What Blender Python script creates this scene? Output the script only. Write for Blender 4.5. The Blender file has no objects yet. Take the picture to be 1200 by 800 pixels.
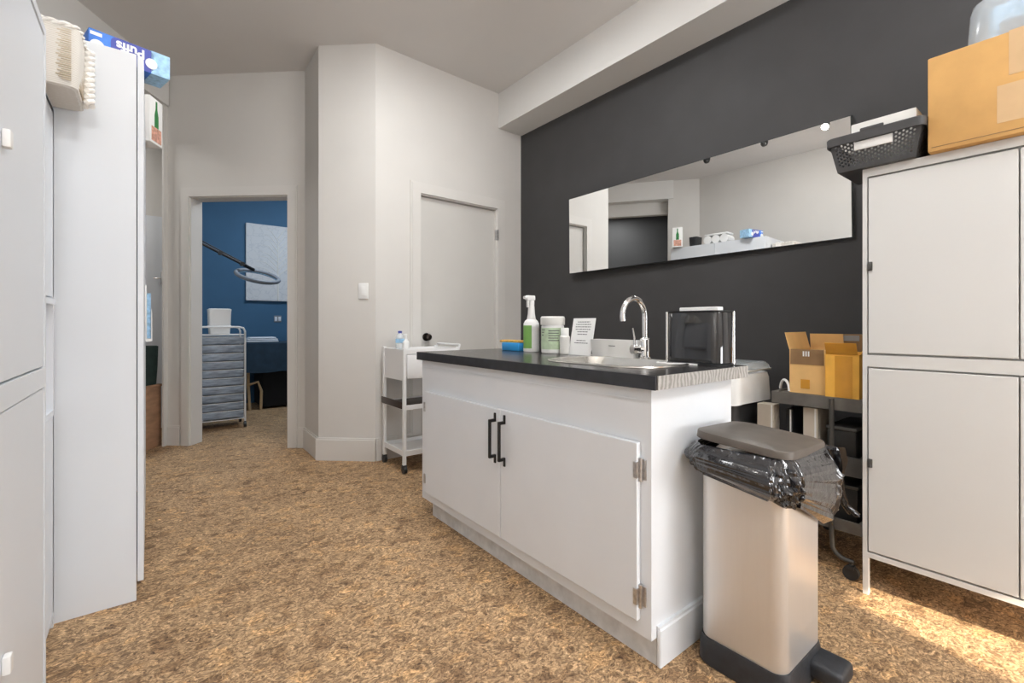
import bpy, bmesh, math, random
from mathutils import Vector, Matrix, noise
random.seed(7)
C = bpy.context.scene.collection
R = math.radians
PI = math.pi

# ------------------------------------------------------------------ materials
def mat(name, col, rough=0.5, metal=0.0, var=0.0, vscale=8.0, bump=0.0, bscale=60.0, stretch=(1, 1, 1), spec=0.5, emit=0, coat=0.0, alpha=1.0, trans=0.0):
    m = bpy.data.materials.new(name); m.use_nodes = True
    nt = m.node_tree; b = nt.nodes['Principled BSDF']
    c = tuple(col) + (1,)
    b.inputs['Base Color'].default_value = c
    b.inputs['Roughness'].default_value = rough
    b.inputs['Metallic'].default_value = metal
    b.inputs['Specular IOR Level'].default_value = spec
    b.inputs['Coat Weight'].default_value = coat
    b.inputs['Coat Roughness'].default_value = 0.05
    b.inputs['Alpha'].default_value = alpha
    b.inputs['Transmission Weight'].default_value = trans
    if emit:
        b.inputs['Emission Color'].default_value = c
        b.inputs['Emission Strength'].default_value = emit
    if var or bump:
        tc = nt.nodes.new('ShaderNodeTexCoord'); mp = nt.nodes.new('ShaderNodeMapping')
        mp.inputs['Scale'].default_value = stretch
        nt.links.new(tc.outputs['Object'], mp.inputs['Vector'])
    if var:
        n = nt.nodes.new('ShaderNodeTexNoise'); n.inputs['Scale'].default_value = vscale; n.inputs['Detail'].default_value = 5
        nt.links.new(mp.outputs['Vector'], n.inputs['Vector'])
        r = nt.nodes.new('ShaderNodeValToRGB')
        r.color_ramp.elements[0].position = .3; r.color_ramp.elements[1].position = .7
        r.color_ramp.elements[0].color = tuple(v * (1 - var) for v in col) + (1,)
        r.color_ramp.elements[1].color = tuple(min(1, v * (1 + var)) for v in col) + (1,)
        nt.links.new(n.outputs['Fac'], r.inputs['Fac']); nt.links.new(r.outputs['Color'], b.inputs['Base Color'])
    if bump:
        n2 = nt.nodes.new('ShaderNodeTexNoise'); n2.inputs['Scale'].default_value = bscale; n2.inputs['Detail'].default_value = 4
        nt.links.new(mp.outputs['Vector'], n2.inputs['Vector'])
        bp = nt.nodes.new('ShaderNodeBump'); bp.inputs['Strength'].default_value = bump; bp.inputs['Distance'].default_value = .01
        nt.links.new(n2.outputs['Fac'], bp.inputs['Height']); nt.links.new(bp.outputs['Normal'], b.inputs['Normal'])
    return m

def cork_mat():
    m = bpy.data.materials.new('cork_floor'); m.use_nodes = True
    nt = m.node_tree; b = nt.nodes['Principled BSDF']; N = nt.nodes.new; Lk = nt.links.new
    tc = N('ShaderNodeTexCoord')
    mp = N('ShaderNodeMapping'); mp.inputs['Rotation'].default_value = (0, 0, R(35)); mp.inputs['Scale'].default_value = (1, 1.35, 1)
    Lk(tc.outputs['Object'], mp.inputs['Vector'])
    # warp
    nw = N('ShaderNodeTexNoise'); nw.inputs['Scale'].default_value = 16; nw.inputs['Detail'].default_value = 3
    Lk(mp.outputs['Vector'], nw.inputs['Vector'])
    sub = N('ShaderNodeVectorMath'); sub.operation = 'SUBTRACT'; sub.inputs[1].default_value = (.5, .5, .5); Lk(nw.outputs['Color'], sub.inputs[0])
    scl = N('ShaderNodeVectorMath'); scl.operation = 'SCALE'; scl.inputs['Scale'].default_value = .07; Lk(sub.outputs[0], scl.inputs[0])
    add = N('ShaderNodeVectorMath'); Lk(mp.outputs['Vector'], add.inputs[0]); Lk(scl.outputs[0], add.inputs[1])
    n1 = N('ShaderNodeTexNoise'); n1.inputs['Scale'].default_value = 105; n1.inputs['Detail'].default_value = 7; n1.inputs['Roughness'].default_value = .74
    Lk(add.outputs[0], n1.inputs['Vector'])
    r1 = N('ShaderNodeValToRGB'); e = r1.color_ramp.elements
    e[0].position = .30; e[0].color = (.060, .034, .020, 1)
    e[1].position = .70; e[1].color = (.92, .70, .48, 1)
    for p, c in ((.41, (.22, .138, .080, 1)), (.50, (.43, .29, .170, 1)), (.59, (.61, .425, .255, 1))):
        x = e.new(p); x.color = c
    Lk(n1.outputs['Fac'], r1.inputs['Fac'])
    v = N('ShaderNodeTexVoronoi'); v.inputs['Scale'].default_value = 88; Lk(add.outputs[0], v.inputs['Vector'])
    hs = N('ShaderNodeSeparateColor'); Lk(v.outputs['Color'], hs.inputs[0])
    r2 = N('ShaderNodeValToRGB'); e = r2.color_ramp.elements
    e[0].position = .05; e[0].color = (.36, .32, .29, 1); e[1].position = .95; e[1].color = (1.35, 1.3, 1.2, 1)
    Lk(hs.outputs[0], r2.inputs['Fac'])
    mx = N('ShaderNodeMix'); mx.data_type = 'RGBA'; mx.blend_type = 'MULTIPLY'; mx.inputs['Factor'].default_value = .7
    Lk(r1.outputs['Color'], mx.inputs['A']); Lk(r2.outputs['Color'], mx.inputs['B'])
    n3 = N('ShaderNodeTexNoise'); n3.inputs['Scale'].default_value = 3.2; n3.inputs['Detail'].default_value = 5; Lk(tc.outputs['Object'], n3.inputs['Vector'])
    r3 = N('ShaderNodeValToRGB'); e = r3.color_ramp.elements
    e[0].position = .3; e[0].color = (.84, .82, .80, 1); e[1].position = .7; e[1].color = (1.1, 1.1, 1.08, 1)
    Lk(n3.outputs['Fac'], r3.inputs['Fac'])
    mx2 = N('ShaderNodeMix'); mx2.data_type = 'RGBA'; mx2.blend_type = 'MULTIPLY'; mx2.inputs['Factor'].default_value = 1
    Lk(mx.outputs['Result'], mx2.inputs['A']); Lk(r3.outputs['Color'], mx2.inputs['B'])
    # sparse larger chips, light tan and dark brown
    v2 = N('ShaderNodeTexVoronoi'); v2.inputs['Scale'].default_value = 22; Lk(add.outputs[0], v2.inputs['Vector'])
    s2 = N('ShaderNodeSeparateColor'); Lk(v2.outputs['Color'], s2.inputs[0])
    r4 = N('ShaderNodeValToRGB'); e = r4.color_ramp.elements
    e[0].position = .0; e[0].color = (.55, .50, .46, 1); e[1].position = 1; e[1].color = (1.25, 1.17, 1.02, 1)
    for p_, c_ in ((.10, (.62, .57, .53, 1)), (.16, (1, 1, 1, 1)), (.84, (1, 1, 1, 1)), (.90, (1.18, 1.12, 1.0, 1))):
        x = e.new(p_); x.color = c_
    Lk(s2.outputs[0], r4.inputs['Fac'])
    mx3 = N('ShaderNodeMix'); mx3.data_type = 'RGBA'; mx3.blend_type = 'MULTIPLY'; mx3.inputs['Factor'].default_value = .8
    Lk(mx2.outputs['Result'], mx3.inputs['A']); Lk(r4.outputs['Color'], mx3.inputs['B'])
    Lk(mx3.outputs['Result'], b.inputs['Base Color'])
    b.inputs['Roughness'].default_value = .62
    b.inputs['Specular IOR Level'].default_value = .3
    bp = N('ShaderNodeBump'); bp.inputs['Strength'].default_value = .12; bp.inputs['Distance'].default_value = .01
    Lk(n1.outputs['Fac'], bp.inputs['Height']); Lk(bp.outputs['Normal'], b.inputs['Normal'])
    return m

def stripe_mat(name, c0, c1, scale, axis='X', rough=.6, detail=2.0, dist=3.0, metal=0.0):
    m = bpy.data.materials.new(name); m.use_nodes = True
    nt = m.node_tree; b = nt.nodes['Principled BSDF']; N = nt.nodes.new; Lk = nt.links.new
    tc = N('ShaderNodeTexCoord'); w = N('ShaderNodeTexWave'); w.bands_direction = axis
    w.inputs['Scale'].default_value = scale; w.inputs['Distortion'].default_value = dist; w.inputs['Detail'].default_value = detail
    Lk(tc.outputs['Object'], w.inputs['Vector'])
    r = N('ShaderNodeValToRGB'); r.color_ramp.elements[0].color = tuple(c0) + (1,); r.color_ramp.elements[1].color = tuple(c1) + (1,)
    Lk(w.outputs['Fac'], r.inputs['Fac']); Lk(r.outputs['Color'], b.inputs['Base Color'])
    b.inputs['Roughness'].default_value = rough; b.inputs['Metallic'].default_value = metal
    return m

M = dict(
    wall=mat('warm_white_wall_paint', (.65, .63, .60), .75, var=.02, vscale=3, bump=.03, bscale=220),
    trim=mat('trim_paint', (.67, .65, .62), .5, var=.015, vscale=4),
    ceiling=mat('ceiling_paint', (.68, .66, .64), .85, var=.02, vscale=2),
    beam=mat('beam_paint', (.72, .71, .69), .8, var=.015, vscale=2),
    black_wall=mat('charcoal_wall_paint', (.045, .044, .045), .62, var=.08, vscale=5, bump=.04, bscale=180),
    blue_wall=mat('blue_wall_paint', (.040, .125, .235), .7, var=.05, vscale=3),
    dark_wall=mat('dark_grey_wall_paint', (.06, .062, .066), .7, var=.05, vscale=3),
    door_paint=mat('door_paint', (.60, .585, .555), .5, var=.015, vscale=4),
    cork=cork_mat(),
    cab=mat('white_lacquer', (.71, .74, .78), .38, var=.01, vscale=3),
    cab_warm=mat('white_cabinet_lacquer', (.655, .655, .645), .4, var=.01, vscale=3),
    island=mat('white_painted_wood', (.76, .79, .83), .42, var=.02, vscale=4, bump=.05, bscale=30),
    plinth=mat('scuffed_white_board', (.66, .665, .67), .55, var=.14, vscale=22, bump=.05, bscale=40),
    laminate=mat('black_laminate', (.032, .030, .030), .22, var=.25, vscale=30, spec=.5),
    lam_edge=mat('black_laminate_edge', (.026, .028, .034), .35, var=.25, vscale=25),
    raw_edge=stripe_mat('weathered_raw_edge', (.24, .23, .22), (.43, .42, .40), 17, 'X', .8, 5, 9.0),
    steel=mat('brushed_stainless', (.74, .725, .71),   .36, .62, var=.01, vscale=10, stretch=(14, 14, .6)),
    sink=mat('sink_stainless', (.74, .72, .68), .26, 1.0, var=.05, vscale=20),
    chrome=mat('chrome', (.85, .85, .86), .07, 1.0),
    hinge=mat('hinge_nickel', (.55, .55, .56), .35, 1.0, var=.2, vscale=90),
    lamp_black=mat('matt_black_lamp', (.012, .012, .012), .6),
    black_metal=mat('black_metal', (.02, .02, .021), .42, .3),
    bronze=mat('dark_bronze', (.04, .032, .027), .3, .8),
    black_pl=mat('black_plastic', (.022, .023, .025), .45, var=.2, vscale=20),
    lid=mat('grey_brown_lid_plastic', (.098, .083, .070), .48, var=.18, vscale=12),
    base_pl=mat('charcoal_base_plastic', (.022, .024, .029), .5, var=.3, vscale=30, bump=.08, bscale=60),
    bag=mat('black_bin_liner', (.012, .012, .015), .16, bump=.5, bscale=28, spec=.8, coat=.4),
    gloss=mat('gloss_black_acrylic', (.012, .012, .014), .06, spec=.6, coat=.5),
    white_pl=mat('white_plastic', (.82, .82, .81), .35),
    offwhite=mat('offwhite_plastic', (.74, .73, .70), .4),
    paper=mat('white_paper', (.83, .83, .82), .8),
    ink=mat('grey_ink', (.10, .10, .11), .8),
    green=mat('green_label', (.20, .42, .10), .5),
    pale_green=mat('pale_green_label', (.52, .64, .45), .5, var=.12, vscale=60),
    dark_green=mat('dark_green_fabric', (.012, .030, .026), .8, var=.3, vscale=20),
    blue=mat('bright_blue_plastic', (.03, .32, .72), .35),
    orange=mat('orange_print', (.75, .40, .08), .6, var=.3, vscale=90),
    navy=mat('navy_print', (.055, .075, .36), .5),
    royal=mat('royal_blue_print', (.045, .19, .66), .5, var=.25, vscale=22),
    pale_blue=mat('pale_blue_print', (.33, .56, .80), .5, var=.28, vscale=50),
    card=mat('corrugated_card', (.64, .37, .13), .8, var=.06, vscale=14),
    card_brightened=mat('brightened_corrugated_card', (.80, .50, .20), .8, var=.06, vscale=14),  # card colour raised to offset the shade on the open box
    card_sunlit=mat('sunlit_corrugated_card', (.88, .47, .075), .75, var=.10, vscale=14),  # warm sunlight on this box is put into the card colour
    card_dark=mat('inner_corrugated_card', (.27, .16, .075), .85, var=.10, vscale=20),
    card_tape=mat('brown_packing_tape', (.66, .31, .04), .25, var=.05, vscale=18),
    tan_tape=mat('pale_packing_tape', (.62, .42, .23), .35, var=.05, vscale=18),
    beige=mat('beige_reflection', (.56, .50, .42), .8, var=.04, vscale=12),  # tone of a reflection on steel, set as plain colour
    basket=mat('charcoal_basket_plastic', (.058, .058, .060), .48, var=.08, vscale=20),
    woven=stripe_mat('woven_cream_fibre', (.62, .585, .53), (.74, .72, .68), 60, 'Z', .85, 3, 3),
    cord=mat('cream_cord', (.82, .80, .76), .8, var=.12, vscale=40),
    wicker=stripe_mat('tan_ribbing', (.56, .47, .34), (.70, .63, .52), 40, 'Z', .85, 2, 1),
    mirror=mat('mirror_silver', (.93, .94, .94), .01, 1.0),
    mirror_edge=mat('mirror_edge', (.03, .035, .035), .2),
    tubp=mat('clear_tub_plastic', (.84, .90, .94), .15, alpha=.42, spec=.7),
    clear=mat('clear_plastic', (.86, .92, .95), .12, alpha=.34, spec=.7),
    frosted=mat('frosted_drawer_plastic', (.25, .30, .37), .3, var=.45, vscale=11, stretch=(1, 1, 5)),
    metal_white=mat('white_powder_coat', (.80, .80, .80), .4),
    grey_metal=mat('grey_metal', (.085, .082, .078), .45, .4, var=.12, vscale=14),
    tray_metal=mat('worn_grey_tray', (.15, .14, .125), .5, .3, var=.2, vscale=16),
    dark_tray=mat('dark_tray', (.018, .017, .016), .5, var=.3, vscale=20),
    brown_mat=mat('dark_brown_mat', (.035, .022, .018), .45),
    navy_cloth=mat('navy_sheet', (.016, .042, .075), .85, var=.15, vscale=14, bump=.1, bscale=20),
    black_cloth=mat('black_skirt_cloth', (.004, .005, .007), .9, var=.2, vscale=14),
    towel=mat('folded_white_towel', (.70, .74, .80), .9, bump=.2, bscale=80),
    wood=mat('pale_table_wood', (.48, .34, .19), .6, var=.1, vscale=20),
    crate=mat('brown_crate_board', (.38, .22, .13), .7, var=.22, vscale=9, stretch=(1, 1, 3)),
    lamp_face=mat('lamp_glow', (1, .93, .82), emit=30),
    added_panel_glow=mat('added_panel_diffuser', (1, .97, .93), emit=4),  # glow of the added ceiling panels
    steel_grey=mat('grey_blue_case', (.20, .22, .25), .5, var=.1, vscale=10),
    bottle_green=mat('green_bottle_print', (.03, .22, .06), .4, var=.2, vscale=40),
    pink=mat('pink_flower_print', (.62, .33, .25), .6, var=.35, vscale=60),
    art=None,
)
# tree relief canvas
def art_mat():
    m = bpy.data.materials.new('textured_canvas'); m.use_nodes = True
    nt = m.node_tree; b = nt.nodes['Principled BSDF']; N = nt.nodes.new; Lk = nt.links.new
    tc = N('ShaderNodeTexCoord'); v = N('ShaderNodeTexVoronoi'); v.feature = 'DISTANCE_TO_EDGE'; v.inputs['Scale'].default_value = 9
    n = N('ShaderNodeTexNoise'); n.inputs['Scale'].default_value = 14; n.inputs['Detail'].default_value = 8
    Lk(tc.outputs['Object'], n.inputs['Vector'])
    ad = N('ShaderNodeVectorMath'); ad.operation = 'MULTIPLY_ADD'; ad.inputs[1].default_value = (.12, .12, .12)
    Lk(n.outputs['Color'], ad.inputs[0]); Lk(tc.outputs['Object'], ad.inputs[2]); Lk(ad.outputs[0], v.inputs['Vector'])
    r = N('ShaderNodeValToRGB'); r.color_ramp.elements[0].color = (.56, .58, .61, 1); r.color_ramp.elements[1].color = (.66, .67, .69, 1)
    r.color_ramp.elements[1].position = .06; Lk(v.outputs['Distance'], r.inputs['Fac']); Lk(r.outputs['Color'], b.inputs['Base Color'])
    b.inputs['Roughness'].default_value = .8
    return m
M['art'] = art_mat()

# ------------------------------------------------------------------ builders
ORG = {}
class MB:
    def __init__(s): s.bm = bmesh.new()
    def _add(s, vs, fs):
        v = [s.bm.verts.new(p) for p in vs]
        for f in fs:
            try: s.bm.faces.new([v[i] for i in f])
            except ValueError: pass
        return v
    def box(s, x0, x1, y0, y1, z0, z1, bev=0.0, seg=2, mtx=None):
        t = bmesh.new()
        bmesh.ops.create_cube(t, size=1)
        for v in t.verts:
            v.co = Vector(((x0 + x1) / 2 + v.co.x * (x1 - x0), (y0 + y1) / 2 + v.co.y * (y1 - y0), (z0 + z1) / 2 + v.co.z * (z1 - z0)))
        if bev: bmesh.ops.bevel(t, geom=t.edges[:], offset=bev, segments=seg, affect='EDGES', profile=.5)
        if mtx: bmesh.ops.transform(t, matrix=mtx, verts=t.verts)
        s._merge(t); return s
    def _merge(s, t):
        vm = {v: s.bm.verts.new(v.co) for v in t.verts}
        for f in t.faces: s.bm.faces.new([vm[v] for v in f.verts])
        t.free()
    def prism(s, poly, z0, z1, bev=0.0, seg=2, mtx=None):
        t = bmesh.new()
        a = [t.verts.new((p[0], p[1], z0)) for p in poly]; b = [t.verts.new((p[0], p[1], z1)) for p in poly]
        n = len(poly)
        t.faces.new(a[::-1]); t.faces.new(b)
        for i in range(n): t.faces.new((a[i], a[(i + 1) % n], b[(i + 1) % n], b[i]))
        bmesh.ops.recalc_face_normals(t, faces=t.faces)
        if bev:
            es = [e for e in t.edges if abs(e.verts[0].co.z - e.verts[1].co.z) < 1e-6]
            bmesh.ops.bevel(t, geom=es, offset=bev, segments=seg, affect='EDGES', profile=.5)
        if mtx: bmesh.ops.transform(t, matrix=mtx, verts=t.verts)
        s._merge(t); return s
    def cyl(s, p0, p1, r0, r1=None, seg=20):
        return s.tube([p0, p1], [r0, r0 if r1 is None else r1], seg)
    def tube(s, pts, r, seg=12, closed=False):
        pts = [Vector(p) for p in pts]; n = len(pts)
        rs = r if isinstance(r, (list, tuple)) else [r] * n
        rings = []; up = None
        for i, p in enumerate(pts):
            if closed: d = pts[(i + 1) % n] - pts[i - 1]
            else: d = pts[min(i + 1, n - 1)] - pts[max(i - 1, 0)]
            d.normalize()
            if up is None: up = Vector((0, 0, 1)) if abs(d.z) < .9 else Vector((1, 0, 0))
            a = (up - d * up.dot(d)).normalized(); b = d.cross(a); up = a
            rings.append([s.bm.verts.new(p + (a * math.cos(2 * PI * k / seg) + b * math.sin(2 * PI * k / seg)) * rs[i]) for k in range(seg)])
        m = n if closed else n - 1
        for i in range(m):
            A, B = rings[i], rings[(i + 1) % n]
            for k in range(seg): s.bm.faces.new((A[k], A[(k + 1) % seg], B[(k + 1) % seg], B[k]))
        if not closed: s.bm.faces.new(rings[0][::-1]); s.bm.faces.new(rings[-1])
        return s
    def lathe(s, prof, c=(0, 0, 0), seg=28, sx=1.0, sy=1.0):
        rings = []
        for r, z in prof:
            rings.append([s.bm.verts.new((c[0] + r * sx * math.cos(2 * PI * k / seg), c[1] + r * sy * math.sin(2 * PI * k / seg), c[2] + z)) for k in range(seg)])
        for A, B in zip(rings, rings[1:]):
            for k in range(seg): s.bm.faces.new((A[k], A[(k + 1) % seg], B[(k + 1) % seg], B[k]))
        s.bm.faces.new(rings[0][::-1]); s.bm.faces.new(rings[-1]); return s
    def loft(s, polys, cap0=True, cap1=True):
        rings = [[s.bm.verts.new(p) for p in P] for P in polys]; n = len(rings[0])
        for A, B in zip(rings, rings[1:]):
            for k in range(n): s.bm.faces.new((A[k], A[(k + 1) % n], B[(k + 1) % n], B[k]))
        if cap0: s.bm.faces.new(rings[0][::-1])
        if cap1: s.bm.faces.new(rings[-1])
        return s
    def xform(s, mtx):
        bmesh.ops.transform(s.bm, matrix=mtx, verts=s.bm.verts); return s
    def build(s, name, m, parent=None, world=True, loc=None, smooth=35, fix=True):
        if fix: bmesh.ops.recalc_face_normals(s.bm, faces=s.bm.faces)
        off = Vector((0, 0, 0))
        if parent is not None and world: off = ORG[parent.name]
        elif loc is not None: off = Vector(loc)
        if off.length: bmesh.ops.translate(s.bm, verts=s.bm.verts, vec=-off)
        me = bpy.data.meshes.new(name); s.bm.to_mesh(me); s.bm.free()
        me.materials.append(m)
        if smooth:
            for p in me.polygons: p.use_smooth = True
            me.set_sharp_from_angle(angle=R(smooth))
        o = bpy.data.objects.new(name, me); C.objects.link(o)
        if parent is not None: o.parent = parent; ORG[o.name] = ORG[parent.name].copy() if world else Vector()
        else:
            if loc is not None: o.location = loc
            ORG[o.name] = off
        return o

def thing(name, label, cat, loc, rotz=0, group=None):
    o = bpy.data.objects.new(name, None); C.objects.link(o); o.empty_display_size = .1
    o.location = loc; o.rotation_euler = (0, 0, rotz); o['label'] = label; o['category'] = cat
    if group: o['group'] = group
    ORG[o.name] = Vector(loc); return o
def tag(o, label, cat, group=None):
    o['label'] = label; o['category'] = cat
    if group: o['group'] = group
    return o
def lab(o, label): o['label'] = label; return o
def struct(o): o['kind'] = 'structure'; return o
def dup(root, loc, label, group=None):
    r = root.copy(); C.objects.link(r); r.location = loc; r['label'] = label
    if group: r['group'] = group
    for ch in list(root.children):
        c = ch.copy(); C.objects.link(c); c.parent = r
        for g in list(ch.children):
            d = g.copy(); C.objects.link(d); d.parent = c
    return r
def text(body, size, m, name, parent, mtx, ext=.0006, bold=0.0):
    cu = bpy.data.curves.new(name, 'FONT'); cu.body = body; cu.size = size; cu.align_x = 'CENTER'; cu.align_y = 'CENTER'
    cu.extrude = ext; cu.offset = bold
    t = bpy.data.objects.new(name, cu); C.objects.link(t)
    bpy.context.view_layer.update()
    me = bpy.data.meshes.new_from_object(t.evaluated_get(bpy.context.evaluated_depsgraph_get()))
    bpy.data.objects.remove(t); bpy.data.curves.remove(cu)
    me.transform(mtx); me.name = name
    me.materials.clear(); me.materials.append(m)
    o = bpy.data.objects.new(name, me); C.objects.link(o); o.parent = parent; ORG[o.name] = Vector(); return o
def rrect(cx, cy, w, d, r, n=6):
    P = []
    for sx, sy, a0 in ((1, 1, 0), (-1, 1, 90), (-1, -1, 180), (1, -1, 270)):
        for k in range(n + 1):
            a = R(a0 + 90 * k / n)
            P.append((cx + sx * (w / 2 - r) + r * math.cos(a), cy + sy * (d / 2 - r) + r * math.sin(a)))
    return P
def arc(c, r, a0, a1, n, u, v):
    c, u, v = Vector(c), Vector(u), Vector(v)
    return [c + u * (r * math.cos(R(a0 + (a1 - a0) * k / n))) + v * (r * math.sin(R(a0 + (a1 - a0) * k / n))) for k in range(n + 1)]

H = 3.06
# ------------------------------------------------------------------ room shell
P0 = Vector((.11, 4.79)); P1 = Vector((.995, 3.995)); P2 = Vector((.985, 3.575)); P3 = Vector((1.305, 3.285)); P4 = Vector((2.72, 3.335))
PL = Vector((-.85, 3.34))
def wall_mb(mb, p, q, t, z0=0, z1=H, holes=()):
    """vertical wall from p to q; thickness t to the left of p->q; holes (s0,s1,z0,z1)"""
    d = (q - p); Ln = d.length; d.normalize(); n = Vector((-d.y, d.x)) * t
    def piece(s0, s1, a, b):
        if s1 - s0 < 1e-4 or b - a < 1e-4: return
        A, B = p + d * s0, p + d * s1
        mb.prism([A, B, B + n, A + n], a, b)
    s = 0
    for h in sorted(holes):
        piece(s, h[0], z0, z1); piece(h[0], h[1], z0, h[2]); piece(h[0], h[1], h[3], z1); s = h[1]
    piece(s, Ln, z0, z1)

struct(MB().box(-4, 4.2, -2.75, 7.2, -.12, 0).build('floor', M['cork'], smooth=0))
struct(MB().box(-4, 4.2, -2.75, 7.2, H, H + .12).build('ceiling', M['ceiling'], smooth=0))
# wall with the doorway (diagonal), t to the left of P0->P1 (outside)
LA = (P1 - P0).length
dA = (P1 - P0).normalized(); nA = Vector((-dA.y, dA.x))
w = MB(); wall_mb(w, P0, P1, .125, holes=((.205, 1.055, 0, 2.055),)); struct(w.build('wall_doorway', M['wall'], smooth=0))
w = MB(); w.prism([P1, P1 + nA * .125, P2 + Vector((.12, 0)), P2], 0, H); struct(w.build('wall_return', M['wall'], smooth=0))
w = MB(); w.prism([P2, P2 + Vector((.12, .1)), P3 + Vector((.05, .12)), P3], 0, H); struct(w.build('wall_corner', M['wall'], smooth=0))
# wall with the closed door
dD = (P4 - P3).normalized(); DX0, DX1 = .36, 1.135
w = MB(); wall_mb(w, P3, P4, .12, holes=((DX0, DX1, 0, 2.03),)); struct(w.build('wall_back', M['wall'], smooth=0))
struct(MB().box(2.72, 2.84, -2.75, 3.5, 0, H).build('wall_right', M['black_wall'], smooth=0))
struct(MB().box(2.455, 2.72, -2.6, 3.33, 2.75, H).build('trim_1', M['beam'], smooth=0))
# left side: diagonal wall with wide opening and straight wall behind the cabinets
dF = (PL - P0).normalized(); nF = Vector((dF.y, -dF.x)); LF = (PL - P0).length
w = MB(); wall_mb(w, PL, P0, .12, holes=((.42, LF, 0, 2.82),)); struct(w.build('wall_diagonal', M['wall'], smooth=0))
w = MB(); A, B = P0 + dF * .02 - nF * .035, P0 + dF * (LF - .35) - nF * .035
w.prism([A, B, B + nF * .16, A + nF * .16], 2.80, H); struct(w.build('trim_2', M['beam'], smooth=0))
w = MB(); A, B = P0 + dF * .05 + nF * .14, P0 + dF * (LF - .40) + nF * .14
w.prism([A, B, B + nF * .1, A + nF * .1], 2.62, H); struct(w.build('trim_3', M['wall'], smooth=0))
struct(MB().box(-.97, -.85, -2.6, 3.34, 0, H).build('wall_left', M['wall'], smooth=0))
# opening jamb trims
w = MB(); A = P0 + dF * .0
w.prism([A - nF * .015, A + dF * .055 - nF * .015, A + dF * .055 - nF * .002, A + nF * .03], 0, 2.80); struct(w.build('trim_4', M['trim'], smooth=0))
# wall behind the camera, with an added unseen window sized for the sun patch
w = MB(); wall_mb(w, Vector((2.84, -2.6)), Vector((-.97, -2.6)), .12, holes=((.16, 1.54, .30, 1.325),)); struct(w.build('wall_front', M['wall'], smooth=0))
for i, (x0, x1) in enumerate(((1.30, 2.68),)):
    f = MB()
    zt = 1.325
    for a, b, c, d in ((x0, x1, .30, .32), (x0, x1, zt - .02, zt), (x0, x0 + .02, .32, zt - .02), (x1 - .02, x1, .32, zt - .02)):
        f.box(a, b, -2.70, -2.66, c, d)
    struct(f.build('window_%d' % (i + 1), M['trim'], smooth=0))
# treatment room beyond the doorway
struct(MB().box(.13, 3.2, 6.70, 6.82, 0, H).build('wall_blue_back', M['blue_wall'], smooth=0))
struct(MB().prism([(.115, 4.93), (.23, 4.83), (.23, 6.7), (.115, 6.7)], 0, H).build('wall_partition', M['wall'], smooth=0))
struct(MB().box(3.1, 3.2, 3.5, 6.7, 0, H).build('wall_blue_right', M['blue_wall'], smooth=0))
w = MB(); A, B = P0 + nA * .13 + dA * .15, P1 + nA * .13
for a, b, z0, z1 in ((0, .055, 0, H), (.905, 1.0, 0, H), (.055, .905, 2.055, H)):
    A = P0 + nA * .127 + dA * (.15 + a); B = P0 + nA * .127 + dA * (.15 + b)
    w.prism([A, B, B + nA * .01, A + nA * .01], z0, z1)
struct(w.build('wall_blue_front', M['blue_wall'], smooth=0))
# hall beyond the wide opening
w = MB(); wall_mb(w, Vector((-2.6, 3.6)), Vector((-.7, 6.4)), .1); struct(w.build('wall_hall', M['dark_wall'], smooth=0))
struct(MB().box(-1.2, .115, 5.62, 5.72, 0, H).build('wall_hall_end', M['wall'], smooth=0))
struct(MB().box(-3.0, -.97, 3.2, 3.3, 0, H).build('wall_hall_side', M['dark_wall'], smooth=0))

# baseboards
def base(name, p, q, hgt=.165, t=.016, out=1):
    d = (q - p).normalized(); n = Vector((d.y, -d.x)) * t * out
    m = MB(); m.prism([p, q, q + n, p + n], 0, hgt - .012); m.prism([p, q, q + n * .55, p + n * .55], hgt - .012, hgt)
    return struct(m.build(name, M['trim'], smooth=0))
base('baseboard_doorway', P0 + dA * .02, P0 + dA * .125)
base('baseboard_doorway_right', P0 + dA * 1.135, P1)
base('baseboard_return', P1, P2 + Vector((0, -.006)))
base('baseboard_corner', P2 + Vector((-.012, .008)), P3)
base('baseboard_back', P3, P3 + dD * (DX0 - .07))
base('baseboard_back_right', P3 + dD * (DX1 + .07), P4)
base('baseboard_right', Vector((2.72, 3.33)), Vector((2.72, -2.6)))
base('baseboard_left', Vector((-.85, -2.6)), Vector((-.85, 3.34)))

# doorway casing and jamb lining
def casing(name, p, d, n, s0, s1, top, wid=.07, t=.018, depth=.125, m='trim'):
    mb = MB()
    def bar(a, b, z0, z1, o0, o1):
        A, B = p + d * a, p + d * b
        mb.prism([A + n * o0, B + n * o0, B + n * o1, A + n * o1], z0, z1)
    bar(s0 - wid, s0 + .004, 0, top + wid, -t, 0); bar(s1 - .004, s1 + wid, 0, top + wid, -t, 0); bar(s0 + .004, s1 - .004, top - .004, top + wid, -t, 0)
    bar(s0 - wid - .012, s0 - wid, 0, top + wid + .012, -t * .6, 0); bar(s1 + wid, s1 + wid + .012, 0, top + wid + .012, -t * .6, 0)
    bar(s0 - wid, s1 + wid, top + wid, top + wid + .012, -t * .6, 0)
    bar(s0, s0 + .012, 0, top, 0, depth); bar(s1 - .012, s1, 0, top, 0, depth); bar(s0, s1, top - .012, top, 0, depth)
    return struct(mb.build(name, M[m], smooth=0))
casing('trim_5', P0, dA, nA, .205, 1.055, 2.055, wid=.062)
nD = Vector((-dD.y, dD.x))
casing('trim_6', P3, dD, nD, DX0, DX1, 2.03)
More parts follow.
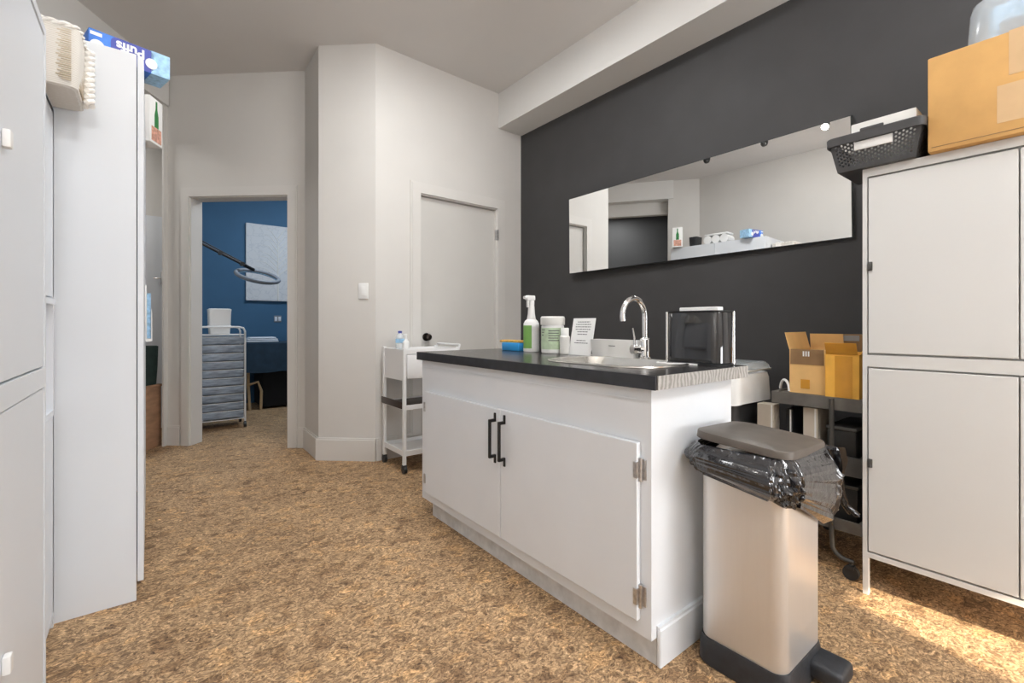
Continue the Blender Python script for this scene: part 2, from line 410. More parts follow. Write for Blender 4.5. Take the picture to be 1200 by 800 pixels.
# closed door (set back in its frame)
def along(p, d, n, s, o): return p + d * s + n * o
door = MB(); a, b = P3 + dD * (DX0 + .014) + nD * .03, P3 + dD * (DX1 - .014) + nD * .03
door.prism([a, b, b + nD * .04, a + nD * .04], .01, 2.012)
door = struct(door.build('door_1', M['door_paint'], smooth=0))
k = P3 + dD * (DX0 + .075) + nD * .03
kn = MB(); kv = Vector((k.x, k.y, .90)); nv = Vector((-nD.x, -nD.y, 0))
kn.cyl(kv, kv + nv * .008, .032); kn.cyl(kv + nv * .008, kv + nv * .03, .011)
kn.tube([kv + nv * .028, kv + nv * .034, kv + nv * .046, kv + nv * .056, kv + nv * .060], [.013, .023, .027, .022, .008], 20)
kn.build('door_knob', M['bronze'], door)
for z in (1.795, .25):
    h = P3 + dD * (DX1 - .006) - nD * .012
    MB().box(h.x - .009, h.x + .009, h.y - .008, h.y + .03, z - .045, z + .045, .003).build('hinge', M['hinge'], door)
# door in the hall
hd = struct(MB().box(-.62, .108, 5.56, 5.60, .01, 2.03).build('door_2', M['cab'], smooth=0))
MB().box(.085, .10, 5.52, 5.56, 1.38, 1.50, .003).cyl((.09, 5.53, 1.44), (.03, 5.53, 1.44), .009).build('door_handle', M['chrome'], hd)
# light switch
sc = P2 + (P3 - P2) * .80; sn = Vector((-(P3 - P2).normalized().y, (P3 - P2).normalized().x)); sd = (P3 - P2).normalized()
sc = Vector((1.238, 3.345))
sw = thing('light_switch', 'white rocker light switch on the narrow wall left of the closed door', 'light switch', (sc.x, sc.y, 1.245))
mt = Matrix(((sd.x, -sn.x, 0, sc.x), (sd.y, -sn.y, 0, sc.y), (0, 0, 1, 1.245), (0, 0, 0, 1)))
MB().box(-.036, .036, -.004, .008, -.058, .058, .003, mtx=mt).build('cover_plate', M['white_pl'], sw)
MB().box(-.017, .017, .008, .013, -.034, .034, .002, mtx=mt).build('rocker', M['paper'], sw)

# ------------------------------------------------------------------ left cabinets
def label_lock(mb, x, y, z, sgn=1):
    mb.box(x, x + sgn * .012, y - .010, y + .010, z - .016, z + .016, .003)
def wall_cab(name, label, xb, xf, ys, z0, z1, gap, y_lock=None, top=.02, sgn=1, bodymat='cab', lockmat='white_pl', legs=0.0, upperz=None):
    """tall cupboard: body, two tiers of doors; xf = front plane, ys = list of door splits, gap=(lower top, upper bottom)"""
    y0, y1 = ys[0], ys[-1]
    t = thing(name, label, 'cabinet', ((xb + xf) / 2, (y0 + y1) / 2, 0))
    b = MB(); th = .018
    a, c = min(xb, xf), max(xb, xf)
    # shell
    b.box(a, c, y0, y0 + th, z0, z1); b.box(a, c, y1 - th, y1, z0, z1)
    b.box(a, c, y0 + th, y1 - th, z0, z0 + th); b.box(a, c, y0 + th, y1 - th, z1 - top, z1)
    b.box(xb, xb + sgn * .01, y0 + th, y1 - th, z0 + th, z1 - top)
    b.box(a, c, y0 + th, y1 - th, gap[0], gap[1])
    b.box(min(xf - sgn * .021, xf - sgn * .03), max(xf - sgn * .021, xf - sgn * .03), y0 + th, y1 - th, z0 + th, z1 - top); b.build('body', M[bodymat], t, smooth=0)
    for i in range(len(ys) - 1):
        da, db = (ys[i] + (th + .003 if i == 0 else .002), ys[i + 1] - (th + .003 if i == len(ys) - 2 else .002))
        for zz0, zz1 in ((z0 + th + .003, gap[0] - .004), (gap[1] + .004, z1 - top - .004)):
            d = MB().box(min(xf - sgn * .018, xf - sgn * .002), max(xf - sgn * .018, xf - sgn * .002), da, db, zz0, zz1, .0015, 1).build('door', M[bodymat], t, smooth=0)
            if y_lock is not None and i == len(ys) - 2:
                zl = y_lock[1] if zz0 < gap[0] - .1 else y_lock[2]
                lk = MB(); label_lock(lk, xf - sgn * .002, y_lock[0], zl, sgn); lk.build('catch', M[lockmat], d)
    return t
# nearest unit (its front faces the island)
wall_cab('tall_cabinet', 'nearest tall white cabinet at the left edge, with white catches', -.66, -.20, [.78, 1.165, 1.603], .06, 1.724, (.849, .895), (1.185, .405, 1.325))
MB().box(-.64, -.225, .80, 1.585, 0, .06).build('plinth', M['cab'], bpy.data.objects['tall_cabinet'], smooth=0)
# set-back middle unit with an open niche
t = thing('niche_cabinet', 'narrow white cabinet with an open niche, set back between two tall cabinets', 'cabinet', (-.46, 1.88, 0))
b = MB(); x0, x1, y0, y1, th = -.66, -.25, 1.61, 2.152, .018
b.box(x0, x1, y0, y0 + th, .0, 1.715); b.box(x0, x1, y1 - th, y1, .0, 1.715); b.box(x0, x0 + .01, y0, y1, 0, 1.715)
b.box(-.30, -.29, y0 + th, y1 - th, .718, 1.065)
for z in (.03, .70, 1.065, 1.697): b.box(x0, x1 + (.006 if z == 1.065 else 0), y0 + th, y1 - th, z, z + .018)
b.build('body', M['cab'], t, smooth=0)
MB().box(-.268, -.250, y0 + .003, y1 - .003, 1.09, 1.712, .0015, 1).build('door', M['cab'], t, smooth=0)
MB().box(-.268, -.250, y0 + .003, y1 - .003, .05, .698, .0015, 1).build('door', M['cab'], t, smooth=0)
# third, tallest unit: side panel faces the camera, door stands proud of it
t = thing('tall_cupboard', 'tallest white cupboard with its plain side panel facing the room', 'cabinet', (-.34, 2.75, 0))
b = MB(); x0, x1, y0, y1 = -.66, -.037, 2.16, 3.30
b.box(x0, x1, y0, y0 + .02, 0, 1.978); b.box(x0, x1, y1 - .02, y1, 0, 1.978); b.box(x0, x1, y0 + .02, y1 - .02, 1.958, 1.978)
b.box(x0, x1, y0 + .02, y1 - .02, .06, .08); b.box(x0, x0 + .01, y0 + .02, y1 - .02, .08, 1.958); b.box(x0, x1 - .03, y0 + .02, y1 - .02, 0, .06)
b.build('body', M['cab'], t, smooth=0)
for a, c in ((2.162, 2.728), (2.732, 3.298)):
    d = MB().box(-.0345, -.016, a, c, .066, 1.974, .0015, 1).build('door', M['cab'], t, smooth=0)
    yy = 2.70 if a < 2.5 else 2.76
    MB().box(-.016, -.010, yy - .006, yy + .006, 1.0, 1.18, .002).build('handle', M['white_pl'], d)
# clear document pocket on the far door
t = thing('document_holder', 'pale plastic document pocket hanging at the far end of the tallest cupboard', 'document holder', (-.003, 3.20, .91))
MB().box(-.016, .012, 3.11, 3.29, .91, .925).box(-.016, -.012, 3.11, 3.29, .925, 1.15).box(.008, .012, 3.11, 3.29, .925, 1.08).build('pocket', M['white_pl'], t)
MB().box(-.010, .006, 3.12, 3.28, .926, 1.165).build('paper_stack', M['pale_blue'], t)

# woven basket on the niche cabinet
t = thing('woven_basket', 'cream woven basket with braided rim overhanging the niche cabinet top', 'basket', (-.37, 2.035, 1.717))
def bring(z, g): return [(p[0], p[1], z) for p in rrect(-.383, 2.035, .43 + g, .222 + g, .022, 5)]
b = MB(); b.loft([bring(1.717, -.03), bring(1.722, -.012), bring(1.76, -.002), bring(1.85, .002), bring(1.90, .004), bring(1.90, -.012), bring(1.75, -.02), bring(1.727, -.03)])
b.build('body', M['woven'], t)
rim = [Vector(p) for p in bring(1.902, -.002)]
cord = MB(); n = 160; per = []
tot = sum((rim[(i + 1) % len(rim)] - rim[i]).length for i in range(len(rim)))
for ph in (0, PI):
    pts = []; i = 0; acc = 0
    for kk in range(n):
        s = tot * kk / n
        while True:
            seg = (rim[(i + 1) % len(rim)] - rim[i]).length
            if acc + seg > s or i >= len(rim) - 1: break
            acc += seg; i += 1
        p = rim[i].lerp(rim[(i + 1) % len(rim)], min(1, (s - acc) / max(seg, 1e-6)))
        tn = (rim[(i + 1) % len(rim)] - rim[i]).normalized(); sd2 = tn.cross(Vector((0, 0, 1)))
        a = 2 * PI * kk / n * 22 + ph
        pts.append(p + sd2 * .0045 * math.cos(a) + Vector((0, 0, .0045 * math.sin(a))))
    cord.tube(pts, .0055, 8, True)
cord.build('braided_rim', M['cord'], t)
# ribs and braided cord on the end facing the room
rb = MB()
for kk in range(17): rb.tube([(-.172, 1.965, 1.735 + kk * .0095), (-.1705, 2.03, 1.735 + kk * .0095), (-.172, 2.10, 1.735 + kk * .0095)], .0032, 6)
for kk in range(26): rb.tube([(-.208 - .012 * ((kk * 7) % 5) / 4, 1.9238, 1.738 + kk * .006), (-.195, 1.9232, 1.738 + kk * .006), (-.186, 1.9240, 1.738 + kk * .006)], .0022, 6)
rb.build('ribbing', M['wicker'], t)
br = MB()
for ph in (0, 2.1, 4.2):
    br.tube([(-.160 + .009 * math.cos(kk * .55 + ph), 2.075 + .022 * math.sin(kk * .55 + ph), 1.725 + kk * .0046) for kk in range(40)], .0095, 8)
br.build('braided_cord', M['cord'], t)

# tissue box lying upside down on the tallest cupboard
ang = math.atan2(.062, .232)
t = thing('tissue_box', 'blue tissue box lying upside down on the tallest cupboard', 'tissue box', (-.068, 2.325, 1.979), ang)
MB().box(-.122, .122, -.055, .055, 0, .088, .003).build('carton', M['royal'], t, world=False)
MB().prism(rrect(0, 0, .13, .086, .02), 0, .0006, mtx=Matrix(((1, 0, 0, .005), (0, 0, -1, -.055), (0, 1, 0, .044), (0, 0, 0, 1)))).build('printed_band', M['navy'], t, world=False)
p = MB().box(.062, .1225, -.0556, .0556, -.0004, .0884); p.build('printed_end', M['pale_blue'], t, world=False)
p = MB()
p.prism([(.022 * math.cos(a * PI / 12) - .098, .026 * math.sin(a * PI / 12) + .026) for a in range(24)], 0, .0012, mtx=Matrix(((1, 0, 0, 0), (0, 0, -1, -.0553), (0, 1, 0, 0), (0, 0, 0, 1))))
p.build('white_badge', M['paper'], t, world=False); p = MB(); p.box(-.118, -.085, -.0562, -.055, .066, .078); p.build('white_mark', M['paper'], t, world=False); p = MB()
p.prism([(.019 * math.cos(a * PI / 12) + .062, .020 * math.sin(a * PI / 12) + .036) for a in range(24)], 0, .0014, mtx=Matrix(((1, 0, 0, 0), (0, 0, -1, -.0553), (0, 1, 0, 0), (0, 0, 0, 1))))
p.build('white_badge', M['paper'], t, world=False)
text('Puffs', .046, M['paper'], 'lettering', t, Matrix(((-1, 0, 0, -.002), (0, 0, -1, -.0560), (0, -1, 0, .062), (0, 0, 0, 1))), bold=.0014)

# things standing along the top of the tallest cupboard (seen in the mirror)
t = thing('gift_carton', 'tall white carton printed with a green bottle, at the far end of the cupboard top', 'carton', (-.045, 3.22, 1.979), R(-28))
MB().box(-.085, .085, -.06, .06, 0, .245, .002).build('carton', M['paper'], t, world=False)
for s_, mm in ((-1, Matrix(((1, 0, 0, 0), (0, 0, -1, -.0605), (0, 1, 0, 0), (0, 0, 0, 1)))), (1, Matrix(((0, 0, 1, .0855), (1, 0, 0, 0), (0, 1, 0, 0), (0, 0, 0, 1))))):
    kx = 1 if s_ < 0 else .75
    MB().prism([(-.024 * kx, .09), (.024 * kx, .09), (.024 * kx, .155), (.010 * kx, .19), (.009 * kx, .232), (-.009 * kx, .232), (-.010 * kx, .19), (-.024 * kx, .155)], 0, .001, mtx=mm).build('bottle_print', M['bottle_green'], t, world=False)
    MB().box(-.06 * kx, .06 * kx, .012, .088, 0, .001, mtx=mm).build('flower_print', M['pink'], t, world=False)
def tub_mb(cx, cy, z, w, d, h, taper=.9, r=.02, wall=.003):
    def rg(zz, f, g=0): return [(q[0], q[1], zz) for q in rrect(cx, cy, w * f - g, d * f - g, r, 5)]
    b = MB(); b.loft([rg(z, taper), rg(z + h, 1), rg(z + h, 1, 2 * wall), rg(z + wall, taper, 2 * wall)]); return b
t = tag(tub_mb(-.16, 3.04, 1.979, .15, .11, .12).build('storage_tub', M['black_pl'], loc=(-.16, 3.04, 1.979)), 'small dark open tub beside the bottle carton on the cupboard top', 'tub')
t = thing('paper_roll_pack', 'white pack of paper rolls lying on the tallest cupboard', 'paper rolls', (-.15, 2.74, 1.979))
for yy in (2.64, 2.74, 2.84): MB().cyl((-.07, yy, 2.029), (-.24, yy, 2.029), .05, seg=24).build('roll', M['paper'], t)
MB().box(-.24, -.07, 2.60, 2.88, 2.079, 2.10, .006).build('wrap', M['paper'], t)
t = tag(MB().box(-.60, -.36, 1.02, 1.14, 1.726, 1.80, .004).build('small_carton', M['paper'], loc=(-.48, 1.08, 1.726)), 'white carton on top of the nearest tall cabinet', 'carton')
t = tag(tub_mb(-.40, 1.30, 1.726, .11, .09, .07).build('storage_tub', M['basket'], loc=(-.4, 1.3, 1.726)), 'small charcoal tub on top of the nearest tall cabinet', 'tub')

# hall: box and green bag
ba = math.atan2(dF.y, dF.x); bc = P0 + dF * .205 + nF * .185
t = thing('wooden_box', 'brown boarded box on the floor just inside the left opening', 'box', (bc.x, bc.y, 0), ba)
MB().box(-.20, .20, -.15, .15, 0, .505, .004).build('body', M['crate'], t, world=False)
MB().box(-.205, .205, -.155, .155, .49, .51, .003).build('lid', M['crate'], t, world=False)
t = thing('fabric_bin', 'dark green fabric bin standing on the brown box in the left opening', 'bin', (bc.x, bc.y, .511), ba)
def rg(z, w, d): return [(q[0], q[1], z) for q in rrect(0, 0, w, d, .03, 4)]
MB().loft([rg(0, .37, .27), rg(.15, .385, .28), rg(.31, .395, .285), rg(.315, .38, .27), rg(.02, .36, .26)]).build('body', M['dark_green'], t, world=False)
MB().tube(arc((0, -.142, .25), .05, 180, 360, 10, (1, 0, 0), (0, 0, 1)), .006, 8).build('handle', M['dark_green'], t, world=False)

# ------------------------------------------------------------------ island
IX0, IX1, IY0, IY1 = 1.14, 1.605, .802, 2.225
t = thing('island_cabinet', 'white island cabinet with two doors and black handles under a black worktop', 'cabinet', ((IX0 + IX1) / 2, (IY0 + IY1) / 2, 0))
b = MB()
b.box(IX0, IX0 + .02, IY0, IY0 + .07, .085, .812); b.box(IX0, IX0 + .02, IY1 - .09, IY1, .085, .812); b.box(IX0, IX0 + .02, 1.47, 1.55, .16, .62)
b.box(IX0, IX0 + .02, IY0 + .07, IY1 - .09, .085, .16); b.box(IX0, IX0 + .02, IY0 + .07, IY1 - .09, .62, .812)
b.box(IX0 + .02, IX1, IY0, IY0 + .018, .085, .812); b.box(IX0 + .02, IX1, IY1 - .018, IY1, .085, .812)
b.box(IX1 - .012, IX1, IY0 + .018, IY1 - .018, .085, .812); b.box(IX0 + .02, IX1 - .012, IY0 + .018, IY1 - .018, .085, .10)
b.box(IX0 - .003, IX0, IY0 + .012, IY1 - .012, .775, .779)
b.build('body', M['island'], t, smooth=0)
p = MB(); p.box(IX0 + .030, IX1 - .02, IY0 + .003, IY1 - .06, 0, .085); p.build('plinth', M['plinth'], t, smooth=0)
p = MB(); p.box(IX0 + .025, IX1, IY0 - .014, IY0, 0.0, .112, .003, 1); p.box(IX0 + .025, IX1, IY0 - .010, IY0, .112, .120); p.build('end_skirting', M['island'], t, smooth=0)
YS = 1.508
for (a, c) in ((.838, YS - .002), (YS + .002, 2.165)):
    d = MB().box(IX0 - .019, IX0 - .001, a, c, .132, .654, .003, 2).build('door', M['island'], t, smooth=0)
    hy = YS - .032 if c < 1.6 else YS + .032
    h = MB(); xx = IX0 - .019
    for zz in (.449, .619):
        h.box(xx - .030, xx, hy - .006, hy + .006, zz - .006 + (.012 if zz < .5 else -.012), zz + .006 + (.012 if zz < .5 else -.012), .0015, 1)
        h.box(xx - .006, xx, hy - .006, hy + .006, zz - .018, zz + .018, .0015, 1)
    h.box(xx - .034, xx - .024, hy - .006, hy + .006, .455, .613, .0015, 1)
    h.build('handle', M['black_metal'], d)
    he = a - .002 if c < 1.6 else c + .002
    for zz in (.575, .205):
        g = MB(); sg = -1 if c < 1.6 else 1
        g.box(IX0 - .023, IX0 - .0005, min(he, he - sg * .014), max(he, he - sg * .014), zz - .024, zz + .024, .001, 1)
        g.box(IX0 - .004, IX0, min(he, he + sg * .018), max(he, he + sg * .018), zz - .030, zz + .030, .001, 1)
        g.cyl((IX0 - .008, he + sg * .002, zz - .034), (IX0 - .008, he + sg * .002, zz + .034), .006, seg=12)
        g.build('hinge', M['hinge'], d)
# worktop with a cut-out for the sink
CX0, CX1, CY0, CY1, ZT, TH = 1.117, 1.665, .772, 2.245, .855, .041
SX, SY, SW, SD = 1.425, 1.165, .375, .53       # sink centre and size
w = thing('worktop', 'black laminate worktop with a worn grey raw end on the island', 'countertop', ((CX0 + CX1) / 2, (CY0 + CY1) / 2, ZT - TH))
def ring_plate(outer, inner, z0, z1):
    mb = MB(); n = len(inner)
    # outer must have same count
    o0 = [mb.bm.verts.new((q[0], q[1], z0)) for q in outer]; o1 = [mb.bm.verts.new((q[0], q[1], z1)) for q in outer]
    i0 = [mb.bm.verts.new((q[0], q[1], z0)) for q in inner]; i1 = [mb.bm.verts.new((q[0], q[1], z1)) for q in inner]
    for k in range(n):
        j = (k + 1) % n
        for f in ((o1[k], o1[j], i1[j], i1[k]), (o0[j], o0[k], i0[k], i0[j]), (o0[k], o0[j], o1[j], o1[k]), (i0[j], i0[k], i1[k], i1[j])): mb.bm.faces.new(f)
    return mb
inner = rrect(SX, SY, SW - .03, SD - .03, .09, 8)
def proj_rect(q):
    dx, dy = q[0] - SX, q[1] - SY
    ts = []
    if dx > 1e-9: ts.append((CX1 - .0 - SX) / dx)
    if dx < -1e-9: ts.append((CX0 + .004 - SX) / dx)
    if dy > 1e-9: ts.append((CY1 - SY) / dy)
    if dy < -1e-9: ts.append((CY0 + .004 - SY) / dy)
    k = min(ts); return (SX + dx * k, SY + dy * k)
outer = [proj_rect(q) for q in inner]
for cxy in ((CX0 + .004, CY0 + .004), (CX1, CY0 + .004), (CX0 + .004, CY1), (CX1, CY1)):
    j = min(range(len(outer)), key=lambda i: (outer[i][0] - cxy[0]) ** 2 + (outer[i][1] - cxy[1]) ** 2); outer[j] = cxy
ring_plate(outer, inner, ZT - TH, ZT).build('top', M['laminate'], w, smooth=0)
MB().box(CX0, CX0 + .004, CY0 + .001, CY1, ZT - TH, ZT - .0005).build('front_edge', M['lam_edge'], w, smooth=0)
MB().box(CX0 + .012, CX1, CY0, CY0 + .004, ZT - TH, ZT - .0012).build('raw_end', M['raw_edge'], w, smooth=0)
# sink
s = thing('sink', 'oval stainless steel sink set in the black worktop', 'sink', (SX, SY, ZT))
def sr(z, g, r): return [(q[0], q[1], z) for q in rrect(SX, SY, SW + g, SD + g, r, 8)]
MB().loft([sr(ZT + .001, 0, .13), sr(ZT + .005, -.004, .13), sr(ZT + .006, -.02, .125), sr(ZT + .003, -.038, .11), sr(ZT - .02, -.05, .10), sr(ZT - .12, -.07, .09), sr(ZT - .155, -.12, .07), sr(ZT - .158, -.20, .04)], cap0=False).build('bowl', M['sink'], s)
MB().lathe([(.0, 0), (.035, 0), (.04, .003), (.028, .005), (.0, .002)], (SX, SY, ZT - .157), 24).build('drain', M['chrome'], s)
# faucet
FX, FY = 1.625, 1.175
f = thing('faucet', 'chrome gooseneck tap at the back of the sink', 'tap', (FX, FY, ZT))
MB().lathe([(.026, 0), (.026, .006), (.021, .010), (.021, .082), (.017, .088), (.012, .090)], (FX, FY, ZT), 24).build('body', M['chrome'], f)
pts = [(FX, FY, ZT + .086), (FX, FY, ZT + .13), (FX, FY, ZT + .175)] + arc((FX - .072, FY, ZT + .178), .072, 0, 195, 22, (1, 0, 0), (0, 0, 1))
MB().tube(pts, .0115, 16).build('spout', M['chrome'], f)
hb = Vector((FX, FY, ZT + .042)); hd_ = Vector((-.72, -.1, 0)).normalized()
hd_ = Vector((-.9, .35, 0)).normalized()
MB().cyl(hb, hb + hd_ * .030, .015, .017).cyl(hb + hd_ * .030, hb + hd_ * .062, .0185, .0185).build('valve', M['chrome'], f)
MB().tube([hb + hd_ * .048 + Vector((0, 0, .01)), hb + hd_ * .050 + Vector((0, 0, .05)), hb + hd_ * .058 + Vector((0, 0, .088))], [.005, .0042, .0038], 10).build('lever', M['chrome'], f)
# towel dispenser
t = thing('paper_towel_dispenser', 'glossy black paper towel dispenser with chrome corners on the worktop', 'towel dispenser', (1.60, .925, ZT))
def tr(z, g): return [(q[0], q[1], z) for q in rrect(1.592, .915, .125 + g, .222 + g, .045, 8)]
MB().loft([tr(ZT + .006, -.006), tr(ZT + .010, 0), tr(ZT + .186, 0), tr(ZT + .190, -.004)]).build('housing', M['gloss'], t)
MB().loft([tr(ZT, .004), tr(ZT + .006, .006), tr(ZT + .008, -.004)]).build('base', M['black_pl'], t)
MB().loft([tr(ZT + .190, .002), tr(ZT + .194, .002), tr(ZT + .194, -.03), tr(ZT + .188, -.03)]).build('top_rim', M['black_metal'], t)
for ex, ey in ((1.538, 1.012), (1.6445, .8135)):
    MB().cyl((ex, ey, ZT + .004), (ex, ey, ZT + .192), .0055, seg=14).build('chrome_strip', M['chrome'], t)
MB().box(1.575, 1.615, .835, .985, ZT + .17, ZT + .208, .003).build('paper_towel', M['paper'], t)
# white tray behind sink
t = thing('napkin_tray', 'low white plastic tray behind the sink between card and tap', 'tray', (1.60, 1.325, ZT))
def wt(z, w_, d_): return [(q[0], q[1], z) for q in rrect(1.612, 1.325, w_, d_, .008, 3)]
MB().loft([wt(ZT, .035, .235), wt(ZT + .078, .058, .24), wt(ZT + .078, .052, .232), wt(ZT + .01, .030, .228)]).build('tray', M['white_pl'], t)
MB().box(1.5855, 1.5862, 1.30, 1.335, ZT + .05, ZT + .053).build('printed_mark', M['ink'], t)
# notice card (leaning)
t = thing('notice_card', 'white printed notice card propped up between small bottle and tray', 'sign', (1.60, 1.525, ZT), R(-90 + 0))
mt = Matrix.Rotation(R(-12), 4, 'X')
# local: x along -Y world, y along +X world (back), z up
c = MB().box(-.071, .071, -.001, .001, 0, .178, mtx=mt).build('card', M['paper'], t, world=False)
MB().box(-.05, .05, .02, .07, 0, .003).build('stand_foot', M['paper'], t, world=False)
st = MB()
random.seed(3)
for i, (z, wd) in enumerate(((.160, .078), (.148, .096), (.136, .098), (.124, .094), (.112, .066), (.100, .060), (.070, .062), (.058, .084))):
    if i == 6: st.build('print', M['ink'], t, world=False); st = MB()
    x = -wd / 2
    while x < wd / 2 - .004:
        l = min(random.uniform(.006, .017), wd / 2 - x)
        st.box(x, x + l, -.0016, -.001, z - .0018, z + .0018, mtx=mt); x += l + .0035
st.build('print', M['ink'], t, world=False)
# bottles
t = thing('spray_bottle', 'tall white trigger spray bottle with green label on the worktop', 'spray bottle', (1.595, 1.868, ZT))
MB().lathe([(.038, 0), (.042, .004), (.042, .13), (.041, .15), (.033, .165), (.024, .172), (.019, .20), (.017, .235), (.0155, .25)], (1.595, 1.868, ZT), 28).build('bottle', M['white_pl'], t)
lb = MB()
def cyl_label(mb, cx, cy, r, a0, a1, z0, z1, n=16):
    A = [(cx + r * math.cos(R(a0 + (a1 - a0) * k / n)), cy + r * math.sin(R(a0 + (a1 - a0) * k / n))) for k in range(n + 1)]
    lo = [mb.bm.verts.new((q[0], q[1], z0)) for q in A]; hi = [mb.bm.verts.new((q[0], q[1], z1)) for q in A]
    for k in range(n): mb.bm.faces.new((lo[k], lo[k + 1], hi[k + 1], hi[k]))
cyl_label(lb, 1.595, 1.868, .0426, 150, 232, .875, .995); lab(lb.build('label', M['green'], t), 'green printed label')
MB().lathe([(.0165, 0), (.0165, .018), (.014, .022)], (1.595, 1.868, ZT + .25), 20).build('collar', M['white_pl'], t)
sh = MB(); sh.box(1.560, 1.615, 1.856, 1.880, ZT + .272, ZT + .298, .005); sh.cyl((1.562, 1.868, ZT + .286), (1.545, 1.868, ZT + .286), .008); sh.box(1.566, 1.574, 1.861, 1.875, ZT + .235, ZT + .275, .002)
sh.build('trigger_head', M['white_pl'], t)
t = thing('wipes_tub', 'round white wipes tub with pale green label beside the spray bottle', 'tub', (1.597, 1.705, ZT))
MB().lathe([(.052, 0), (.057, .005), (.057, .135), (.054, .142)], (1.597, 1.705, ZT), 32).build('tub', M['white_pl'], t)
MB().lathe([(.060, .142), (.061, .146), (.061, .178), (.056, .185), (.0, .186)], (1.597, 1.705, ZT), 32).build('lid', M['offwhite'], t)
lb = MB(); cyl_label(lb, 1.597, 1.705, .0576, 130, 290, ZT + .022, ZT + .128, 24); lb.build('label', M['pale_green'], t)
lb = MB()
for k, (a, b_, z) in enumerate(((158, 186, .116), (160, 180, .104), (160, 176, .090), (205, 262, .112), (205, 258, .100), (205, 262, .088), (205, 255, .076), (205, 260, .064))):
    cyl_label(lb, 1.597, 1.705, .0580, a, b_, ZT + z, ZT + z + .004, 8)
lb.build('label_print', M['ink'], t)
t = thing('small_bottle', 'small translucent bottle with white cap between tub and notice card', 'bottle', (1.598, 1.62, ZT))
MB().lathe([(.022, 0), (.025, .004), (.025, .085), (.019, .092)], (1.598, 1.62, ZT), 24).build('bottle', M['offwhite'], t)
MB().lathe([(.020, 0), (.020, .034), (.018, .037), (0, .037)], (1.598, 1.62, ZT + .091), 24).build('cap', M['white_pl'], t)
t = thing('wipe_pack', 'low blue pack with orange top at the far end of the worktop', 'pack', (1.60, 2.02, ZT))
MB().box(1.56, 1.63, 1.935, 2.085, ZT, ZT + .045, .006).build('pack', M['blue'], t)
MB().box(1.572, 1.625, 1.94, 2.12, ZT + .045, ZT + .058, .004).build('orange_flap', M['orange'], t)
t = tag(MB().box(1.60, 1.65, 2.09, 2.14, ZT, ZT + .042, .005).build('soap_block', M['offwhite'], loc=(1.625, 2.115, ZT)), 'small cream block beside the blue pack', 'soap')
# white lead by the dispenser
t = tag(MB().tube([(1.50, 1.03, ZT + .003), (1.49, .98, ZT + .003), (1.51, .93, ZT + .003), (1.52, .88, ZT + .003)], .003, 8).build('white_cable', M['white_pl'], loc=(1.50, .96, ZT)), 'white lead on the worktop in front of the black dispenser', 'cable')

# ------------------------------------------------------------------ pedal bin
BX, BY, BW, BD = 1.428, .628, .262, .238
t = thing('pedal_bin', 'stainless steel pedal bin with black liner against the island end', 'trash can', (BX, BY, 0))
def bp(z, gx, gy, r): return [(q[0], q[1], z) for q in rrect(BX, BY, BW + gx, BD + gy, r, 8)]
MB().loft([bp(.075, -.004, -.004, .035), bp(.08, 0, 0, .036), bp(.60, 0, 0, .036)]).build('body', M['steel'], t)
bs = MB(); bs.loft([bp(0, .012, .012, .04), bp(.006, .020, .020, .044), bp(.055, .016, .016, .042), bp(.078, .006, .006, .04), bp(.078, -.02, -.02, .03)])
bs.build('base', M['base_pl'], t)
MB().box(1.448, 1.548, .425, .52, .012, .062, .016, 4).build('pedal', M['base_pl'], t)
tilt = Matrix.Translation((BX, BY, .665)) @ Matrix.Rotation(R(2.0), 4, 'Y') @ Matrix.Rotation(R(3.5), 4, 'X') @ Matrix.Translation((-BX, -BY, -.665))
def lp(z, g, r): return [(q[0], q[1], z) for q in rrect(BX, BY,   .292 + g, .276 + g, r, 8)]
MB().loft([lp(.650, -.006, .05), lp(.652, -.002, .05), lp(.668, -.002, .052), lp(.672, -.006, .05), lp(.6745, -.026, .045), lp(.6755, -.10, .03)]).xform(tilt).build('lid', M['lid'], t)
# liner folded over the rim
NB, NR = 132, 16
base_p = rrect(BX, BY, .278, .256, .05, 32)
bagm = MB(); rows = []
def drop(px, py):
    # how far the liner hangs below the rim along the perimeter
    fx = max(0, min(1, (px - 1.30) / .26)); fy = max(0, min(1, (.75 - py) / .25))
    d = .072 + .045 * fy + .11 * fy * fx ** .8
    if px > 1.50: d -= .05 * max(0, min(1, (py - .53) / .1))
    return d
for r_ in range(NR):
    f = r_ / (NR - 1); row = []
    for k, (px, py) in enumerate(base_p):
        dx, dy = px - BX, py - BY; l = math.hypot(dx, dy); ux, uy = dx / l, dy / l
        d = drop(px, py); d *= 1 + .22 * noise.noise(Vector((px * 22, py * 22, 3)))
        z = .648 - d * f
        bul = .008 + .034 * math.sin(PI * min(1, f * 1.05)) ** .8 + .006 * f
        if px > BX + .1 and py < BY - .05: bul += .018 * f
        nz = noise.noise(Vector((px * 30, py * 30, z * 38))) * .026 + abs(noise.noise(Vector((px * 72 + 5, py * 72, z * 46)))) * .030 - .006
        bul = max(.004, bul + nz * (.25 + f))
        row.append(bagm.bm.verts.new((px + ux * bul, min(py + uy * bul, .782 - .004 * abs(math.sin(k * 1.7 + r_))), z + .012 * noise.noise(Vector((px * 40, py * 40, 9))) * f)))
    rows.append(row)
nn = len(base_p)
for A, B in zip(rows, rows[1:]):
    for k in range(nn):
        j = (k + 1) % nn
        bagm.bm.faces.new((A[k], A[j], B[j])); bagm.bm.faces.new((A[k], B[j], B[k]))
bag = bagm.build('bin_liner', M['bag'], t, smooth=14)
